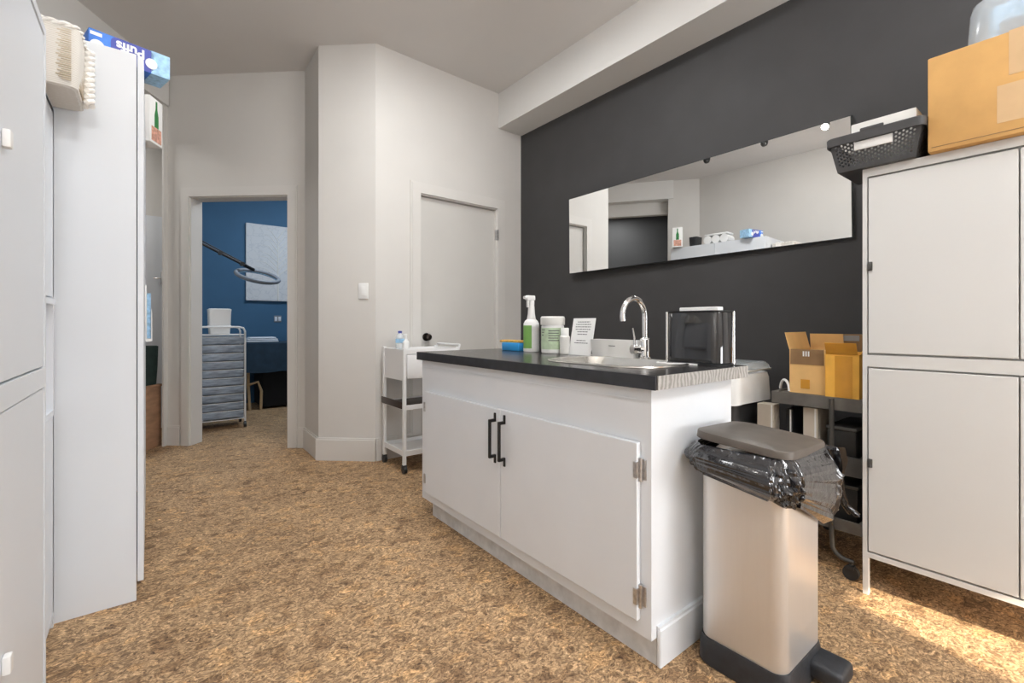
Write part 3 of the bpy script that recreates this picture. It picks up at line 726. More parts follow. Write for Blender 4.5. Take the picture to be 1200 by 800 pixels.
# loose twisted end of the liner
tm = MB(); ctr = [(1.575, .50, .640), (1.592, .492, .60), (1.604, .488, .55), (1.612, .482, .50), (1.628, .470, .462), (1.650, .455, .435)]
rings = []
for i, cpt in enumerate(ctr):
    wv = (.042, .036, .022, .014, .012, .018)[i]; ring = []
    for k in range(14):
        a = 2 * PI * k / 14; rr = wv * (1 + .45 * noise.noise(Vector((a * 2, i * .9, 4)))) * (1 if k % 2 else .6)
        ring.append((cpt[0] + rr * .5 * math.cos(a), cpt[1] + rr * math.sin(a), cpt[2] + .006 * math.sin(3 * a)))
    rings.append(ring)
tm.loft(rings).build('liner_tail', M['bag'], bag, smooth=20)

# ------------------------------------------------------------------ tall cabinet on the right
RX = 2.09
t = thing('metal_cupboard', 'tall white cupboard on thin legs against the dark wall at right', 'cabinet', (2.32, .15, 0))
b = MB(); ya, yb, xb_ = -.24, .55, 2.55
for yy in (ya, yb - .014): b.box(RX, xb_, yy, yy + .014, .14, 1.575)
b.box(RX, xb_, ya + .014, yb - .014, .14, .158); b.box(RX, xb_, ya + .014, yb - .014, 1.545, 1.575); b.box(xb_ - .01, xb_, ya + .014, yb - .014, .158, 1.545)
b.box(RX, xb_, ya + .014, yb - .014, .845, .888); b.box(RX + .019, RX + .026, ya + .014, yb - .014, .158, 1.545)
b.build('body', M['cab_warm'], t, smooth=0)
for yy in (ya + .009, yb - .009):
    for xx in (RX + .009, xb_ - .009): MB().box(xx - .009, xx + .009, yy - .009, yy + .009, 0, .14 if yy < 0 else .14, .001, 1).build('leg', M['cab_warm'], t, smooth=0)
for (a, c) in ((ya + .018, .153), (.157, yb - .018)):
    for z0, z1 in ((.165, .838), (.895, 1.538)):
        d = MB().box(RX - .001, RX + .016, a, c, z0, z1, .0015, 1).build('door', M['cab_warm'], t, smooth=0)
        ly = c - .004 if c > .3 else a + .004
        zz = .49 if z0 < .5 else 1.214
        lk = MB().box(RX - .008, RX - .001, ly - .009, ly + .006, zz - .016, zz + .016, .002); lk.cyl((RX - .014, ly - .002, zz - .008), (RX - .008, ly - .002, zz - .008), .005, seg=12)
        lk.build('catch', M['grey_metal'], d)

# perforated basket on it
t = thing('plastic_basket', 'charcoal perforated plastic basket on the left front corner of the right cupboard', 'basket', (2.17, .505, 1.577))
def perforated(mb, P, u0, u1, v0, v1, nu, nv, rad, keep=lambda u, v: True):
    """P(u,v)->point; staggered holes"""
    cw = (u1 - u0) / nu; ch = (v1 - v0) / nv
    def quad(a, b_, c_, d_):
        mb._add([P(a, c_), P(b_, c_), P(b_, d_), P(a, d_)], [(0, 1, 2, 3)])
    for i in range(nu):
        a = u0 + i * cw; off = ch / 2 if i % 2 else 0
        if off:
            quad(a, a + cw, v0, v0 + off); quad(a, a + cw, v1 - (ch - off), v1)
        for j in range(nv - (1 if off else 0)):
            c_ = v0 + off + j * ch
            if not keep(a + cw / 2, c_ + ch / 2): quad(a, a + cw, c_, c_ + ch); continue
            K = 8; ins, outs = [], []
            for k in range(K):
                an = R(45 * k + 22.5); ins.append(P(a + cw / 2 + rad * math.cos(an), c_ + ch / 2 + rad * math.sin(an)))
                m_ = max(abs(math.cos(R(45 * k))), abs(math.sin(R(45 * k))))
            sq = [(1, .0), (1, 1), (0, 1), (-1, 1), (-1, 0), (-1, -1), (0, -1), (1, -1)]
            ins = [P(a + cw / 2 + rad * math.cos(R(45 * k)), c_ + ch / 2 + rad * math.sin(R(45 * k))) for k in range(K)]
            outs = [P(a + cw / 2 + sq[k][0] * cw / 2, c_ + ch / 2 + sq[k][1] * ch / 2) for k in range(K)]
            vi = [mb.bm.verts.new(p_) for p_ in ins]; vo = [mb.bm.verts.new(p_) for p_ in outs]
            for k in range(K): mb.bm.faces.new((vo[k], vo[(k + 1) % K], vi[(k + 1) % K], vi[k]))
kx0, kx1, ky0, ky1, kz0, kz1 = 2.045, 2.33, .372, .645, 1.577, 1.697
b = MB()
ins_ = .022
def side(c0, c1):
    def P(u, v):
        f = (v - kz0) / (kz1 - kz0); s_ = ins_ * (1 - f)
        p_ = Vector(c0).lerp(Vector(c1), u)
        cx_, cy_ = (kx0 + kx1) / 2, (ky0 + ky1) / 2
        return (cx_ + (p_.x - cx_) * (1 - s_ / .13), cy_ + (p_.y - cy_) * (1 - s_ / .13), v)
    return P
cs = [(kx0, ky1), (kx0, ky0), (kx1, ky0), (kx1, ky1)]
def key(u, v): return .05 < u < .95 and v > kz0 + .018 and not (.30 < u < .72 and v > kz0 + .062)
for i in range(4):
    perforated(b, side(cs[i], cs[(i + 1) % 4]), 0, 1, kz0, kz1, 26, 9, .0043 if False else .0040, key)
b2 = b
# perforated() works in (u in 0..1): build radius separately per axis
b.bm.free()
b = MB()
def perf_side(c0, c1, nu, nv, r):
    Pm = side(c0, c1); Lh = (Vector(c1) - Vector(c0)).length
    perforated(b, lambda u, v: Pm(u / Lh, v), 0, Lh, kz0, kz1, nu, nv, r, lambda u, v: key(u / Lh, v))
for i in range(4): perf_side(cs[i], cs[(i + 1) % 4], 26, 9, .0040)
P_ = [side(cs[i], cs[(i + 1) % 4])(0, kz0) for i in range(4)]
b._add([(p_[0], p_[1], kz0) for p_ in P_] + [(p_[0], p_[1], kz0 + .003) for p_ in P_], [(3, 2, 1, 0), (4, 5, 6, 7)])
bo = b.build('body', M['basket'], t, fix=False, smooth=0)
sm = bo.modifiers.new('thickness', 'SOLIDIFY'); sm.thickness = .0025; sm.offset = 0
def kr(z, g): return [(q[0], q[1], z) for q in rrect((kx0 + kx1) / 2, (ky0 + ky1) / 2, kx1 - kx0 + g, ky1 - ky0 + g, .02, 5)]
MB().loft([kr(1.672, .006), kr(1.672, .016), kr(1.700, .018), kr(1.704, .012), kr(1.704, .0), kr(1.672, .0)], cap0=False, cap1=False).build('rim', M['basket'], t)
MB().box(kx0 - .010, kx0 - .002, .475, .545, 1.70, 1.714, .004).build('handle', M['basket'], t)
MB().box(kx0 + .001, kx0 + .007, .452, .565, 1.640, 1.671, .002).build('label_plate', M['paper'], t)
t = tag(MB().box(2.085, 2.30, .395, .585, 1.581, 1.752, .004).build('paper_packet', M['offwhite'], loc=(2.2, .49, 1.581)), 'pale packet standing inside the charcoal basket', 'packet')
# large cardboard box
t = thing('cardboard_box', 'large closed cardboard box on top of the right cupboard', 'cardboard box', (2.32, .11, 1.577))
MB().box(2.062, 2.545, -.16, .362, 1.577, 1.893, .004).build('carton', M['card'], t)
lp_ = MB().box(2.0612, 2.062, .135, .200, 1.620, 1.735); lp_.box(2.0612, 2.062, .09, .175, 1.76, 1.895); lab(lp_.build('tape', M['tan_tape'], t), 'pale tape strips on the face')
MB().box(2.0608, 2.062, -.15, .352, 1.590, 1.592).build('seam', M['card_dark'], t)
# clear tub on the box
def ct(z, g, r=.05): return [(q[0], q[1], z) for q in rrect(2.315, .065, .36 + g, .42 + g, r, 8)]
t = thing('clear_storage_tub', 'clear plastic storage tub on the large cardboard box', 'storage tub', (2.315, .06, 1.895))
MB().loft([ct(1.8955, .012), ct(1.90, .014), ct(2.03, .0), ct(2.058, -.012), ct(2.074, -.04), ct(2.082, -.10), ct(2.083, -.2)]).build('tub', M['tubp'], t)
MB().loft([ct(1.895, .022), ct(1.910, .024), ct(1.910, .008), ct(1.895, .008)], cap0=False, cap1=False).build('rim', M['white_pl'], t)
t = thing('packed_case', 'pale blue case with a grey front inside the clear tub', 'case', (2.31, .06, 1.897))
MB().box(2.185, 2.44, -.08, .232, 1.897, 2.05, .02, 3).build('case', M['pale_blue'], t)
MB().box(2.180, 2.186, -.06, .205, 1.905, 1.985, .003).build('front_panel', M['steel_grey'], t)

# ------------------------------------------------------------------ black cart with boxes
t = thing('utility_cart', 'dark three-tier utility cart between pedal bin and right cupboard', 'cart', (2.40, .79, 0))
def tray(z, h, m, lip=.0):
    b = MB(); X0, X1, Y0, Y1 = 2.175, 2.60, .575, .905
    b.box(X0, X1, Y0, Y1, z, z + .012)
    for a in ((X0, X0 + .012, Y0, Y1), (X1 - .012, X1, Y0, Y1), (X0 + .012, X1 - .012, Y0, Y0 + .012), (X0 + .012, X1 - .012, Y1 - .012, Y1)):
        b.box(*a, z + .012, z + h)
    return b.build('tray', m, t, smooth=0)
tray(.655, .050, M['tray_metal']); tray(.40, .075, M['grey_metal']); tray(.175, .045, M['tray_metal'])
MB().box(2.187, 2.588, .587, .893, .690, .700).build('top_board', M['tray_metal'], t, smooth=0)
for yy, sg, xs in ((.673, -1, (2.167, 2.608)), (.89, -1, (2.36, 2.608))):
    for xx in xs:
        pts = [(xx, yy, .70), (xx, yy, .25), (xx, yy, .16)] + [Vector((xx, yy + sg * .05, .12)) + Vector((0, -sg * .05 * math.cos(R(a)), -.05 * math.sin(R(a)))) for a in (20, 45, 70, 90)] + [(xx, yy + sg * .075, .07)]
        lg = MB().tube(pts, .0085, 12).build('leg', M['grey_metal'], t)
        cy = yy + sg * .066
        MB().cyl((xx - .010, cy, .027), (xx + .010, cy, .027), .027, seg=20).cyl((xx, cy, .045), (xx, cy, .072), .007).box(xx - .013, xx + .013, cy - .012, cy + .012, .040, .056, .002).build('caster', M['black_pl'], lg)
for z, hh, nm, x0 in ((.4125, .16, 'black storage box on the middle shelf of the dark cart', 2.20), (.1875, .15, 'black storage box on the bottom shelf of the dark cart', 2.22)):
    f = thing('storage_box', nm, 'storage box', (x0 + .14, .645, z))
    MB().box(x0, x0 + .28, .60, .70, z, z + hh, .006).build('body', M['dark_tray'], f)
    MB().box(x0 - .004, x0 + .284, .597, .703, z + hh, z + hh + .014, .004).build('lid', M['grey_metal'], f)
# open cardboard box
def open_box(name, label, x0, x1, y0, y1, z0, z1, m, flaps, angle=0):
    t = thing(name, label, 'cardboard box', ((x0 + x1) / 2, (y0 + y1) / 2, z0))
    b = MB(); th = .004
    b.box(x0, x1, y0, y1, z0, z0 + th); b.box(x0, x0 + th, y0, y1, z0 + th, z1); b.box(x1 - th, x1, y0, y1, z0 + th, z1)
    b.box(x0 + th, x1 - th, y0, y0 + th, z0 + th, z1); b.box(x0 + th, x1 - th, y1 - th, y1, z0 + th, z1)
    b.build('carton', m, t, smooth=0)
    for side_, ln, a, mm in flaps:
        f = MB()
        if side_ == 'front':
            mt = Matrix.Translation((x0, 0, z1)) @ Matrix.Rotation(R(-a), 4, 'Y'); f.box(-.003, .0, y0 + .004, y1 - .004, 0, ln, mtx=mt)
        elif side_ == 'back':
            mt = Matrix.Translation((x1, 0, z1)) @ Matrix.Rotation(R(a), 4, 'Y'); f.box(0, .003, y0 + .002, y1 - .002, 0, ln, mtx=mt)
        elif side_ == 'far':
            mt = Matrix.Translation((0, y1, z1)) @ Matrix.Rotation(R(-a), 4, 'X'); f.box(x0 + .002, x1 - .002, 0, .003, 0, ln, mtx=mt)
        elif side_ == 'near':
            mt = Matrix.Translation((0, y0, z1)) @ Matrix.Rotation(R(a), 4, 'X'); f.box(x0 + .002, x1 - .002, -.003, 0, 0, ln, mtx=mt)
        f.build('flap', mm, t, smooth=0)
    return t
t1 = open_box('open_carton', 'open cardboard box with raised flaps on the dark cart, left of the sun-toned box', 2.235, 2.47, .718, .855, .701, .892, M['card_brightened'],
              (('far', .075, 14, M['card_brightened']), ('back', .065, -8, M['card_brightened']), ('front', .066, 178, M['card_dark'])))
p = MB().box(2.2338, 2.235, .775, .81, .722, .762); lab(p.build('tape', M['card_tape'], t1), 'brown tape patch')
p = MB()
for yy in (.775, .785, .795): p.box(2.2285, 2.230, yy, yy + .005, .862, .884)
p.build('printed_mark', M['paper'], t1)
t2 = open_box('sun_toned_carton', 'sun-toned cardboard box with a wide brown tape strip beside the right cupboard', 2.200, 2.44, .590, .706, .701, .880, M['card_sunlit'],
              (('front', .050, 24, M['card_tape']), ('near', .05, 30, M['card_sunlit'])))
p = MB().box(2.1988, 2.200, .612, .672, .706, .872); p.build('tape', M['card_tape'], t2)
t = thing('small_box', 'small brown box with a clear window standing behind the sun-toned box', 'box', (2.52, .69, .701))
MB().box(2.485, 2.56, .655, .74, .701, .955, .002).build('carton', M['card_dark'], t)
MB().box(2.484, 2.485, .665, .73, .925, .95).build('window', M['clear'], t)
t = tag(MB().tube(arc((2.27, .888, .704), .045, 0, 180, 14, (.72, .69, 0), (0, 0, 1)), .0055, 10).build('white_cable_loop', M['white_pl'], loc=(2.255, .888, .704)), 'white cable loop on the dark cart left of the open box', 'cable')
# beige panels painted as reflections on steel, and a black box
for (y0, y1, x, h, m_, lb_) in ((.912, .985, 2.215, .225, 'beige', 'tall beige panel imitating a highlight on steel, on the floor between lined bin and cart'),
                               (.838, .866, 2.225, .215, 'black_pl', 'black file box on the cart shelf behind the pedal bin'),
                               (.735, .790, 2.205, .235, 'beige', 'narrower beige panel imitating a highlight on steel, on the cart shelf near the front leg')):
    f = thing('reflection_panel' if m_ == 'beige' else 'file_box', lb_, 'folder' if m_ == 'beige' else 'file box', (x + .05, (y0 + y1) / 2, 0 if y0 > .9 else .412))
    MB().box(x, x + (.06 if y0 > .9 else .16), y0, y1, 0 if y0 > .9 else .4125, .412 + h, .002).build('cover', M[m_], f, smooth=0)
    MB().box(x - .0015, x, y0 + .006, y0 + .012, .42, .41 + h).build('edge_strip', M['paper'], f, smooth=0)
# lined bin behind the island
t = thing('lined_bin', 'dark bin with a white liner folded over its rim, behind the island', 'bin', (2.27, 1.22, 0))
def lb3(z, g): return [(q[0], q[1], z) for q in rrect(2.27, 1.21, .34 + g, .36 + g, .05, 12)]
MB().loft([lb3(0, -.06), lb3(.64, 0), lb3(.745, .006), lb3(.745, -.01), lb3(.02, -.08)]).build('body', M['black_pl'], t)
ln = MB(); rws = []
for i, (z, g) in enumerate(((.632, .034), (.65, .034), (.69, .030), (.74, .026), (.765, .014), (.762, -.02), (.70, -.04))):
    ring = []
    for k, q in enumerate(rrect(2.27, 1.21, .34 + g, .36 + g, .05, 12)):
        nz = .010 * noise.noise(Vector((q[0] * 14, q[1] * 14, i * .5)))
        ring.append((q[0] + nz, q[1] + nz, z + (.02 * noise.noise(Vector((q[0] * 9, q[1] * 9, 5))) if i == 0 else .006 * noise.noise(Vector((q[0] * 20, q[1] * 20, i))))))
    rws.append(ring)
ln.loft(rws, cap0=False, cap1=False).build('bin_liner', M['white_pl'], t)
t = thing('plastic_tray', 'clear shallow plastic tray lying across the lined bin behind the island', 'tray', (2.28, 1.20, .77))
def cl(z, g): return [(q[0], q[1], z) for q in rrect(2.28, 1.20, .36 + g, .33 + g, .03, 5)]
MB().loft([cl(.778, 0), cl(.782, .02), cl(.800, .015), cl(.815, -.01), cl(.815, -.04)]).build('shell', M['clear'], t)
MB().loft([cl(.776, .025), cl(.783, .028), cl(.783, .012), cl(.776, .012)], cap0=False, cap1=False).build('rim', M['offwhite'], t)

# wall mirror
t = thing('wall_mirror', 'long horizontal mirror on the dark wall above the island', 'mirror', (2.71, 1.715, 1.41))
MB().box(2.706, 2.7195, .752, 2.645, 1.413, 2.016).xform(Matrix.Translation((2.714, .755, 0)) @ Matrix.Rotation(R(1.4), 4, 'Z') @ Matrix.Translation((-2.714, -.755, 0)) @ Matrix.Translation((0, 1.715, 1.715)) @ Matrix.Rotation(R(-.55), 4, 'X') @ Matrix.Translation((0, -1.715, -1.715))).build('backing', M['mirror_edge'], t, smooth=0)
MB().box(2.701, 2.7065, .757, 2.640, 1.418, 2.011).xform(Matrix.Translation((2.714, .755, 0)) @ Matrix.Rotation(R(1.4), 4, 'Z') @ Matrix.Translation((-2.714, -.755, 0)) @ Matrix.Translation((0, 1.715, 1.715)) @ Matrix.Rotation(R(-.55), 4, 'X') @ Matrix.Translation((0, -1.715, -1.715))).build('glass', M['mirror'], t, smooth=0)

# ------------------------------------------------------------------ white trolley by the closed door
t = thing('white_trolley', 'slim white three-tier trolley with a drawer beside the closed door', 'trolley', (1.55, 3.05, 0))
TX0, TX1, TY0, TY1 = 1.345, 1.76, 2.885, 3.215
for xx in (TX0, TX1):
    for yy in (TY0, TY1):
        lg = MB().box(xx - .011, xx + .011, yy - .011, yy + .011, .055, .84, .002, 1).build('leg', M['metal_white'], t)
        MB().cyl((xx - .011, yy, .026), (xx + .011, yy, .026), .026, seg=18).box(xx - .015, xx + .015, yy - .014, yy + .014, .030, .058, .003).build('caster', M['black_pl'], lg)
def shelf(z, h, nm):
    b = MB(); b.box(TX0, TX1, TY0, TY1, z, z + .010)
    for a in ((TX0 - .006, TX0 + .006, TY0, TY1), (TX1 - .006, TX1 + .006, TY0, TY1), (TX0, TX1, TY0 - .006, TY0 + .006), (TX0, TX1, TY1 - .006, TY1 + .006)): b.box(*a, z, z + h)
    return b.build(nm, M['metal_white'], t, smooth=0)
shelf(.115, .035, 'shelf'); shelf(.425, .030, 'shelf'); shelf(.80, .03, 'top_tray')
MB().box(TX0 + .008, TX1 - .008, TY0 + .008, TY1 - .008, .436, .447, .002).box(TX0 - .012, TX0 - .005, TY0 + .02, TY1 + .03, .43, .478, .002).build('shelf_mat', M['brown_mat'], t)
dr = MB().box(TX0 + .014, TX1 - .014, TY0 - .018, TY1 - .02, .635, .795, .003).build('drawer', M['metal_white'], t)
MB().box(TX0 + .10, TX1 - .10, TY0 - .024, TY0 - .018, .765, .785, .002).build('drawer_pull', M['paper'], dr)
MB().box(TX0 - .002, TX0 + .012, TY0 + .012, TY1 - .012, .62, .80).build('side_panel', M['metal_white'], t, smooth=0)
MB().tube([(TX1 + .0, TY0, .80), (TX1 + .02, TY0, .852), (TX1 + .02, TY1, .852), (TX1, TY1, .80)], .008, 10).build('push_handle', M['metal_white'], t)
t = thing('water_bottle', 'clear water bottle with blue cap on the white trolley', 'bottle', (1.435, 3.15, .811))
MB().lathe([(.028, 0), (.032, .004), (.032, .045), (.030, .05), (.032, .055), (.032, .095), (.022, .118), (.012, .126)], (1.435, 3.15, .811), 20).build('bottle', M['clear'], t)
MB().lathe([(.0145, 0), (.0145, .016), (.0, .018)], (1.435, 3.15, .936), 16).build('cap', M['navy'], t)
MB().lathe([(.0325, .056), (.0325, .085)], (1.435, 3.15, .811), 20).build('label', M['pale_blue'], t)
t = thing('pump_bottle', 'small white pump bottle in front of the water bottle on the trolley', 'bottle', (1.425, 3.03, .811))
MB().lathe([(.023, 0), (.025, .004), (.025, .062), (.012, .078), (.010, .088)], (1.425, 3.03, .811), 20).build('bottle', M['white_pl'], t)
MB().cyl((1.425, 3.03, .898), (1.425, 3.03, .925), .006, seg=12).box(1.405, 1.433, 3.022, 3.038, .922, .934, .003).build('pump', M['white_pl'], t)

# ------------------------------------------------------------------ treatment room
t = thing('wall_canvas', 'white textured tree canvas on the blue wall', 'picture', (1.3, 6.67, 1.29))
MB().box(.96, 1.66, 6.665, 6.699, 1.305, 2.285, .003).build('canvas', M['art'], t, smooth=0)
br = MB(); random.seed(5)
br.tube([(1.33, 6.665, 1.31), (1.325, 6.664, 1.7), (1.33, 6.664, 2.1)], [.012, .008, .003], 8)
for k in range(16):
    z = 1.6 + k * .035; s_ = 1 if k % 2 else -1; l = .30 - k * .010
    br.tube([(1.327, 6.665, z), (1.327 + s_ * l * .5, 6.664, z + .10 + .04 * random.random()), (1.327 + s_ * l * .9, 6.664, z + .14)], [.005, .003, .0015], 6)
br.build('tree_relief', M['offwhite'], t)
t = thing('wall_outlet', 'double outlet plate on the blue wall below the canvas', 'outlet', (1.33, 6.699, 1.07))
MB().box(1.285, 1.375, 6.693, 6.70, 1.03, 1.115, .003).build('cover_plate', M['steel_grey'], t)
for xx in (1.308, 1.352): MB().box(xx - .015, xx + .015, 6.689, 6.693, 1.045, 1.10, .002).build('socket', M['towel'], t)
# massage table
t = thing('treatment_bed', 'treatment bed under a navy sheet with black skirt in the blue room', 'bed', (1.65, 6.35, 0))
MB().box(.86, 2.6, 6.06, 6.62, .69, .775, .025, 3).build('mattress', M['navy_cloth'], t)
sheet = MB(); sheet.box(.845, 2.62, 6.045, 6.635, .765, .785, .008)
# hanging sheet with wavy hem
n = 40; vs = []
path = [(.845, 6.63)] + [(.845, 6.05)] + [(.845 + 1.77 * k / n, 6.042) for k in range(n + 1)]
top = []; bot = []
for k, (x, y) in enumerate(path):
    wv = .012 * math.sin(k * 1.3); top.append(sheet.bm.verts.new((x, y, .775))); bot.append(sheet.bm.verts.new((x + (wv if k < 2 else 0), y - .012 + wv, .44 + .006 * math.sin(k * .7))))
for k in range(len(path) - 1): sheet.bm.faces.new((top[k], top[k + 1], bot[k + 1], bot[k]))
so = sheet.build('sheet', M['navy_cloth'], t)
sk = MB(); sk.box(1.04, 2.58, 6.10, 6.60, .02, .68, .02, 3); sk.build('skirt', M['black_cloth'], t)
for pts in ([(.90, 6.12, .69), (.905, 6.12, .3), (.92, 6.12, 0)], [(1.03, 6.09, 0), (1.035, 6.09, .22), (1.0, 6.09, .33), (.91, 6.10, .30)], [(.90, 6.55, .69), (.92, 6.55, 0)]):
    MB().tube(pts, .016, 10).build('leg', M['wood'], t)
t = thing('folded_towel', 'folded white towel on the navy treatment bed', 'towel', (1.06, 6.3, .787))
tw = MB()
for i, (z, g) in enumerate(((.787, 0), (.807, -.01), (.826, -.03))): tw.box(.90 + g * -1, 1.24 + g, 6.17, 6.42 + g, z, z + .021, .009, 3)
tw.build('towel', M['towel'], t)
# clear drawer cart
t = thing('drawer_trolley', 'trolley of shallow clear drawers on casters inside the blue room doorway', 'drawer trolley', (.54, 5.30, 0))
DX0_, DX1_, DY0_, DY1_ = .345, .735, 5.16, 5.47
fr = MB()
for xx in (DX0_, DX1_):
    for yy in (DY0_, DY1_): fr.cyl((xx, yy, .06), (xx, yy, .92), .009, seg=10)
fr.box(DX0_, DX1_, DY0_, DY1_, .895, .905)
fr.box(DX0_, DX1_, DY0_, DY1_, .085, .092)
fr.build('frame', M['metal_white'], t)
for yy in (DY0_, DY1_):
    MB().tube([(DX0_ - .01, yy, .975), (DX1_ - .05, yy, .975), (DX1_ - .015, yy, .965), (DX1_, yy, .935), (DX1_, yy, .90)], .009, 10).build('push_rail', M['metal_white'], t)
for k in range(10):
    z = .105 + k * .0785
    d = MB().box(DX0_ + .012, DX1_ - .012, DY0_ - .012, DY1_ - .02, z, z + .068, .005, 2).build('drawer', M['frosted'], t)
    MB().box(DX0_ + .008, DX1_ - .008, DY0_ - .016, DY0_ - .006, z + .066, z + .071, .0015).build('drawer_lip', M['metal_white'], d)
for xx in (DX0_, DX1_):
    for yy in (DY0_, DY1_): MB().cyl((xx - .01, yy, .028), (xx + .01, yy, .028), .028, seg=16).cyl((xx, yy, .04), (xx, yy, .07), .007).build('caster', M['black_pl'], t)
t = thing('wipes_canister', 'square white tub with a lid on top of the drawer trolley', 'tub', (.535, 5.30, .906))
def wc(z, g): return [(q[0], q[1], z) for q in rrect(.535, 5.30, .185 + g, .17 + g, .018, 4)]
MB().loft([wc(.906, -.03), wc(.912, -.02), wc(.965, -.012), wc(.97, .008), wc(.985, .008), wc(.99, -.008), wc(1.12, 0), wc(1.145, .006), wc(1.152, -.02)]).build('tub', M['white_pl'], t)
# ring lamp
t = thing('ring_lamp', 'ring shaped magnifier lamp on a black arm in the blue room', 'lamp', (.917, 5.60, 1.40))
rc = Vector((.917, 5.60, 1.518)); e1 = Vector((.975, 0, -.12)).normalized(); e2 = Vector((.05, .93, .36)).normalized()
MB().tube([rc + e1 * .205 * math.cos(2 * PI * k / 40) + e2 * .205 * math.sin(2 * PI * k / 40) for k in range(40)], .021, 12, True).build('ring', M['steel_grey'], t)
MB().tube([rc + e1 * .198 * math.cos(2 * PI * k / 40) + e2 * .198 * math.sin(2 * PI * k / 40) - e1.cross(e2) * .012 for k in range(40)], .014, 8, True).build('diffuser', M['pale_blue'], t)
am = MB(); a0, a1 = Vector((.31, 5.62, 1.872)), Vector((.80, 5.64, 1.63))
am.cyl(a0, a1, .014); am.cyl(a0 + Vector((0, 0, .03)), a1 + Vector((0, 0, .02)), .006, seg=8); am.cyl(a1, Vector((.90, 5.75, 1.60)), .018)
for f_ in (.18, .55, .95):
    q = a0.lerp(a1, f_); am.cyl(q - Vector((0, .03, 0)), q + Vector((0, .03, 0)), .022, seg=14)
am.build('arm', M['black_metal'], t)
MB().cyl((.31, 5.62, 1.88), (.31, 5.62, .02), .016, seg=12).lathe([(.0, 0), (.06, 0), (.06, .02), (.03, .035)], (.31, 5.62, 0), 24).build('stand', M['black_metal'], t)

# ------------------------------------------------------------------ lamps
SPX, SPY = (.155, .15, .11), (1.54, 2.10, 2.75)
spot0 = thing('ceiling_spotlight', 'glowing small ceiling spotlight seen at the top of the mirror', 'ceiling lamp', (SPX[0], SPY[0], H), 0, 'ceiling spotlights')
MB().lathe([(.0, 0), (.045, 0), (.045, -.015), (.02, -.02)], (0, 0, 0), 20).build('mount', M['lamp_black'], spot0, world=False)
MB().tube([(0, 0, -.018), (0, 0, -.095)], .008, 10).build('stem', M['lamp_black'], spot0, world=False)
MB().tube([(-.01, 0, -.085), (.01, 0, -.110), (.03, 0, -.135)], [.028, .034, .036], 18).build('shade', M['lamp_black'], spot0, world=False)
MB().tube([(.0285, 0, -.133), (.036, 0, -.144), (.042, 0, -.153), (.045, 0, -.157)], [.030, .030, .022, .006], 18).build('bulb', M['lamp_face'], spot0, world=False)
dup(spot0, (SPX[1], SPY[1], H), 'unlit middle one of the small ceiling spotlights, seen in the mirror', 'ceiling spotlights')
dup(spot0, (SPX[2], SPY[2], H), 'unlit farthest one of the small ceiling spotlights, seen in the mirror', 'ceiling spotlights')

off = mat('unlit_bulb', (.05, .05, .05), .25)
for r_ in [o for o in bpy.data.objects if o.name.startswith('ceiling_spotlight.')]:
    for ch in r_.children:
        if ch.name.startswith('bulb'):
            ch.data = ch.data.copy(); ch.data.materials.clear(); ch.data.materials.append(off)

def area(name, loc, rot, sx, sy, power, col=(1, 1, 1), spread=180):
    l = bpy.data.lights.new(name, 'AREA'); l.shape = 'RECTANGLE'; l.size = sx; l.size_y = sy; l.energy = power; l.color = col; l.spread = R(spread)
    o = bpy.data.objects.new(name, l); C.objects.link(o); o.location = loc; o.rotation_euler = rot; return o
# area light imitating daylight in the added window behind the camera
area('daylight_fill', (2.0, -2.60, .82), (R(90), 0, 0), 1.15, .95, 48, (.97, .985, 1))
# added ceiling panels, out of view, to even out the light
for i, (x, y, pw) in enumerate(((1.45, -.9, 27), (1.2, 2.05, 24), (-.1, -1.2, 30))):
    p = thing('added_ceiling_panel', ('added fill light panel, unseen, behind the camera on the right', 'added fill light panel, unseen, above the island', 'added fill light panel, unseen, behind the camera on the left')[i], 'ceiling lamp', (x, y, H), 0)
    MB().box(-.30, .30, -.30, .30, -.03, 0, .004).build('frame', M['trim'], p, world=False)
    MB().box(-.27, .27, -.27, .27, -.033, -.030).build('diffuser', M['added_panel_glow'], p, world=False)
    area('added_panel_light', (x, y, H - .04), (0, 0, 0), .54, .54, pw, (.965, .985, 1))
for i in range(3):
    if i: continue
    l = bpy.data.lights.new('spot_light', 'SPOT'); l.energy = 13; l.spot_size = R(165); l.spot_blend = .7; l.color = (1, .97, .93); l.shadow_soft_size = .03
    o = bpy.data.objects.new('spot_light', l); C.objects.link(o); o.location = (SPX[i] + .075, SPY[i], H - .20); o.rotation_euler = (R(25), R(30), 0)
area('treatment_light', (1.6, 5.3, 2.95), (0, 0, 0), 1.2, .6, 34, (.80, .90, 1))
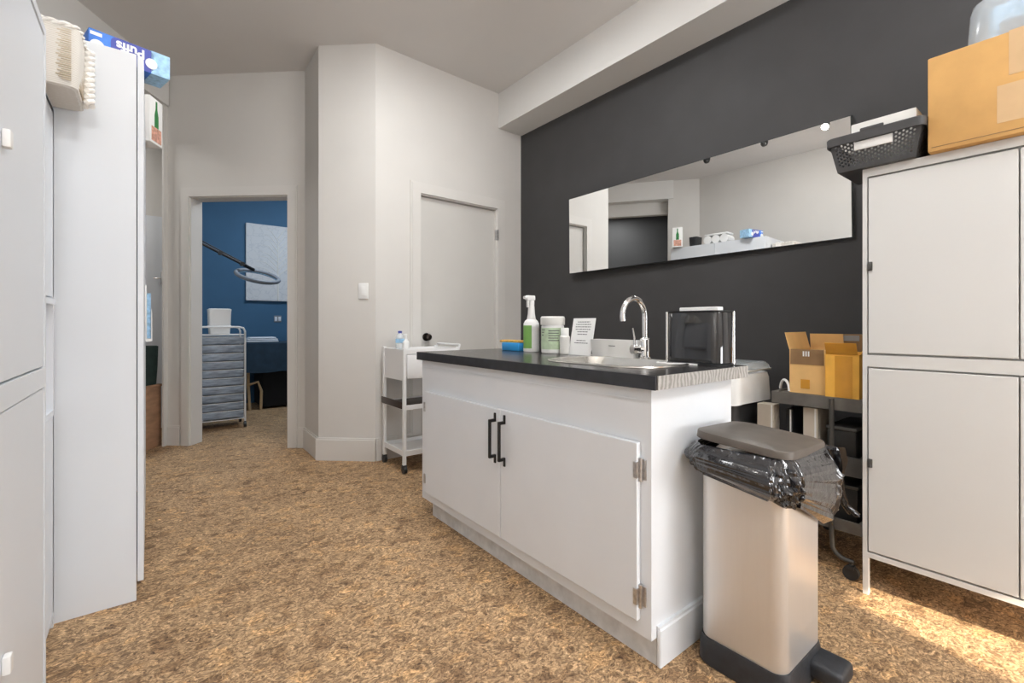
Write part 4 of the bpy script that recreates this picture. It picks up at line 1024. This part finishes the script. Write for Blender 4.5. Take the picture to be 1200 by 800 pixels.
area('hall_light', (-1.0, 4.9, 2.9), (0, 0, 0), .6, .6, 16, (1, .98, .95))
t = thing('added_uplighter', 'added dish uplighter, unseen behind the camera, brightening the upper walls', 'added lamp', (.55, -1.3, 0))  # added lamp, out of view, lifts the upper walls and ceiling
MB().lathe([(.0, 0), (.15, 0), (.15, .02), (.02, .035), (.012, .06), (.012, 2.14), (.02, 2.15)], (.55, -1.3, 0), 28).build('stand', M['black_metal'], t)
MB().lathe([(.02, 2.15), (.10, 2.17), (.16, 2.22), (.157, 2.222), (.098, 2.175), (.02, 2.157)], (.55, -1.3, 0), 32).build('dish', M['black_metal'], t)
l = bpy.data.lights.new('uplighter_bulb', 'POINT'); l.energy = 120; l.color = (.97, .98, 1); l.shadow_soft_size = .02
o = bpy.data.objects.new('uplighter_bulb', l); C.objects.link(o); o.location = (.55, -1.3, 2.225)
# sun
sl = bpy.data.lights.new('sun', 'SUN'); sl.energy = 17; sl.angle = R(.6); sl.color = (1, .86, .66)
so_ = bpy.data.objects.new('sun', sl); C.objects.link(so_)
so_.rotation_euler = Vector((.51, 2.5, -1.0)).to_track_quat('-Z', 'Y').to_euler()
# world
wd = bpy.data.worlds.new('sky'); bpy.context.scene.world = wd; wd.use_nodes = True
bg = wd.node_tree.nodes['Background']; sk = wd.node_tree.nodes.new('ShaderNodeTexSky'); sk.sky_type = 'HOSEK_WILKIE'
sk.sun_direction = Vector((-.51, -2.5, 1.0)).normalized()
wd.node_tree.links.new(sk.outputs['Color'], bg.inputs['Color']); bg.inputs['Strength'].default_value = .6

# ------------------------------------------------------------------ camera
cam = bpy.data.cameras.new('camera'); cam.sensor_width = 36; cam.lens = 542 / 1200 * 36; cam.shift_y = -20 / 1200; cam.clip_start = .02
co = bpy.data.objects.new('camera', cam); C.objects.link(co); co.location = (0, 0, 1.0); co.rotation_euler = (R(90), 0, R(-38.1))
bpy.context.scene.camera = co
vs_ = bpy.context.scene.view_settings
vs_.view_transform = 'Standard'; vs_.look = 'None'; vs_.gamma = 1; vs_.exposure = 0.12; vs_.use_curve_mapping = False
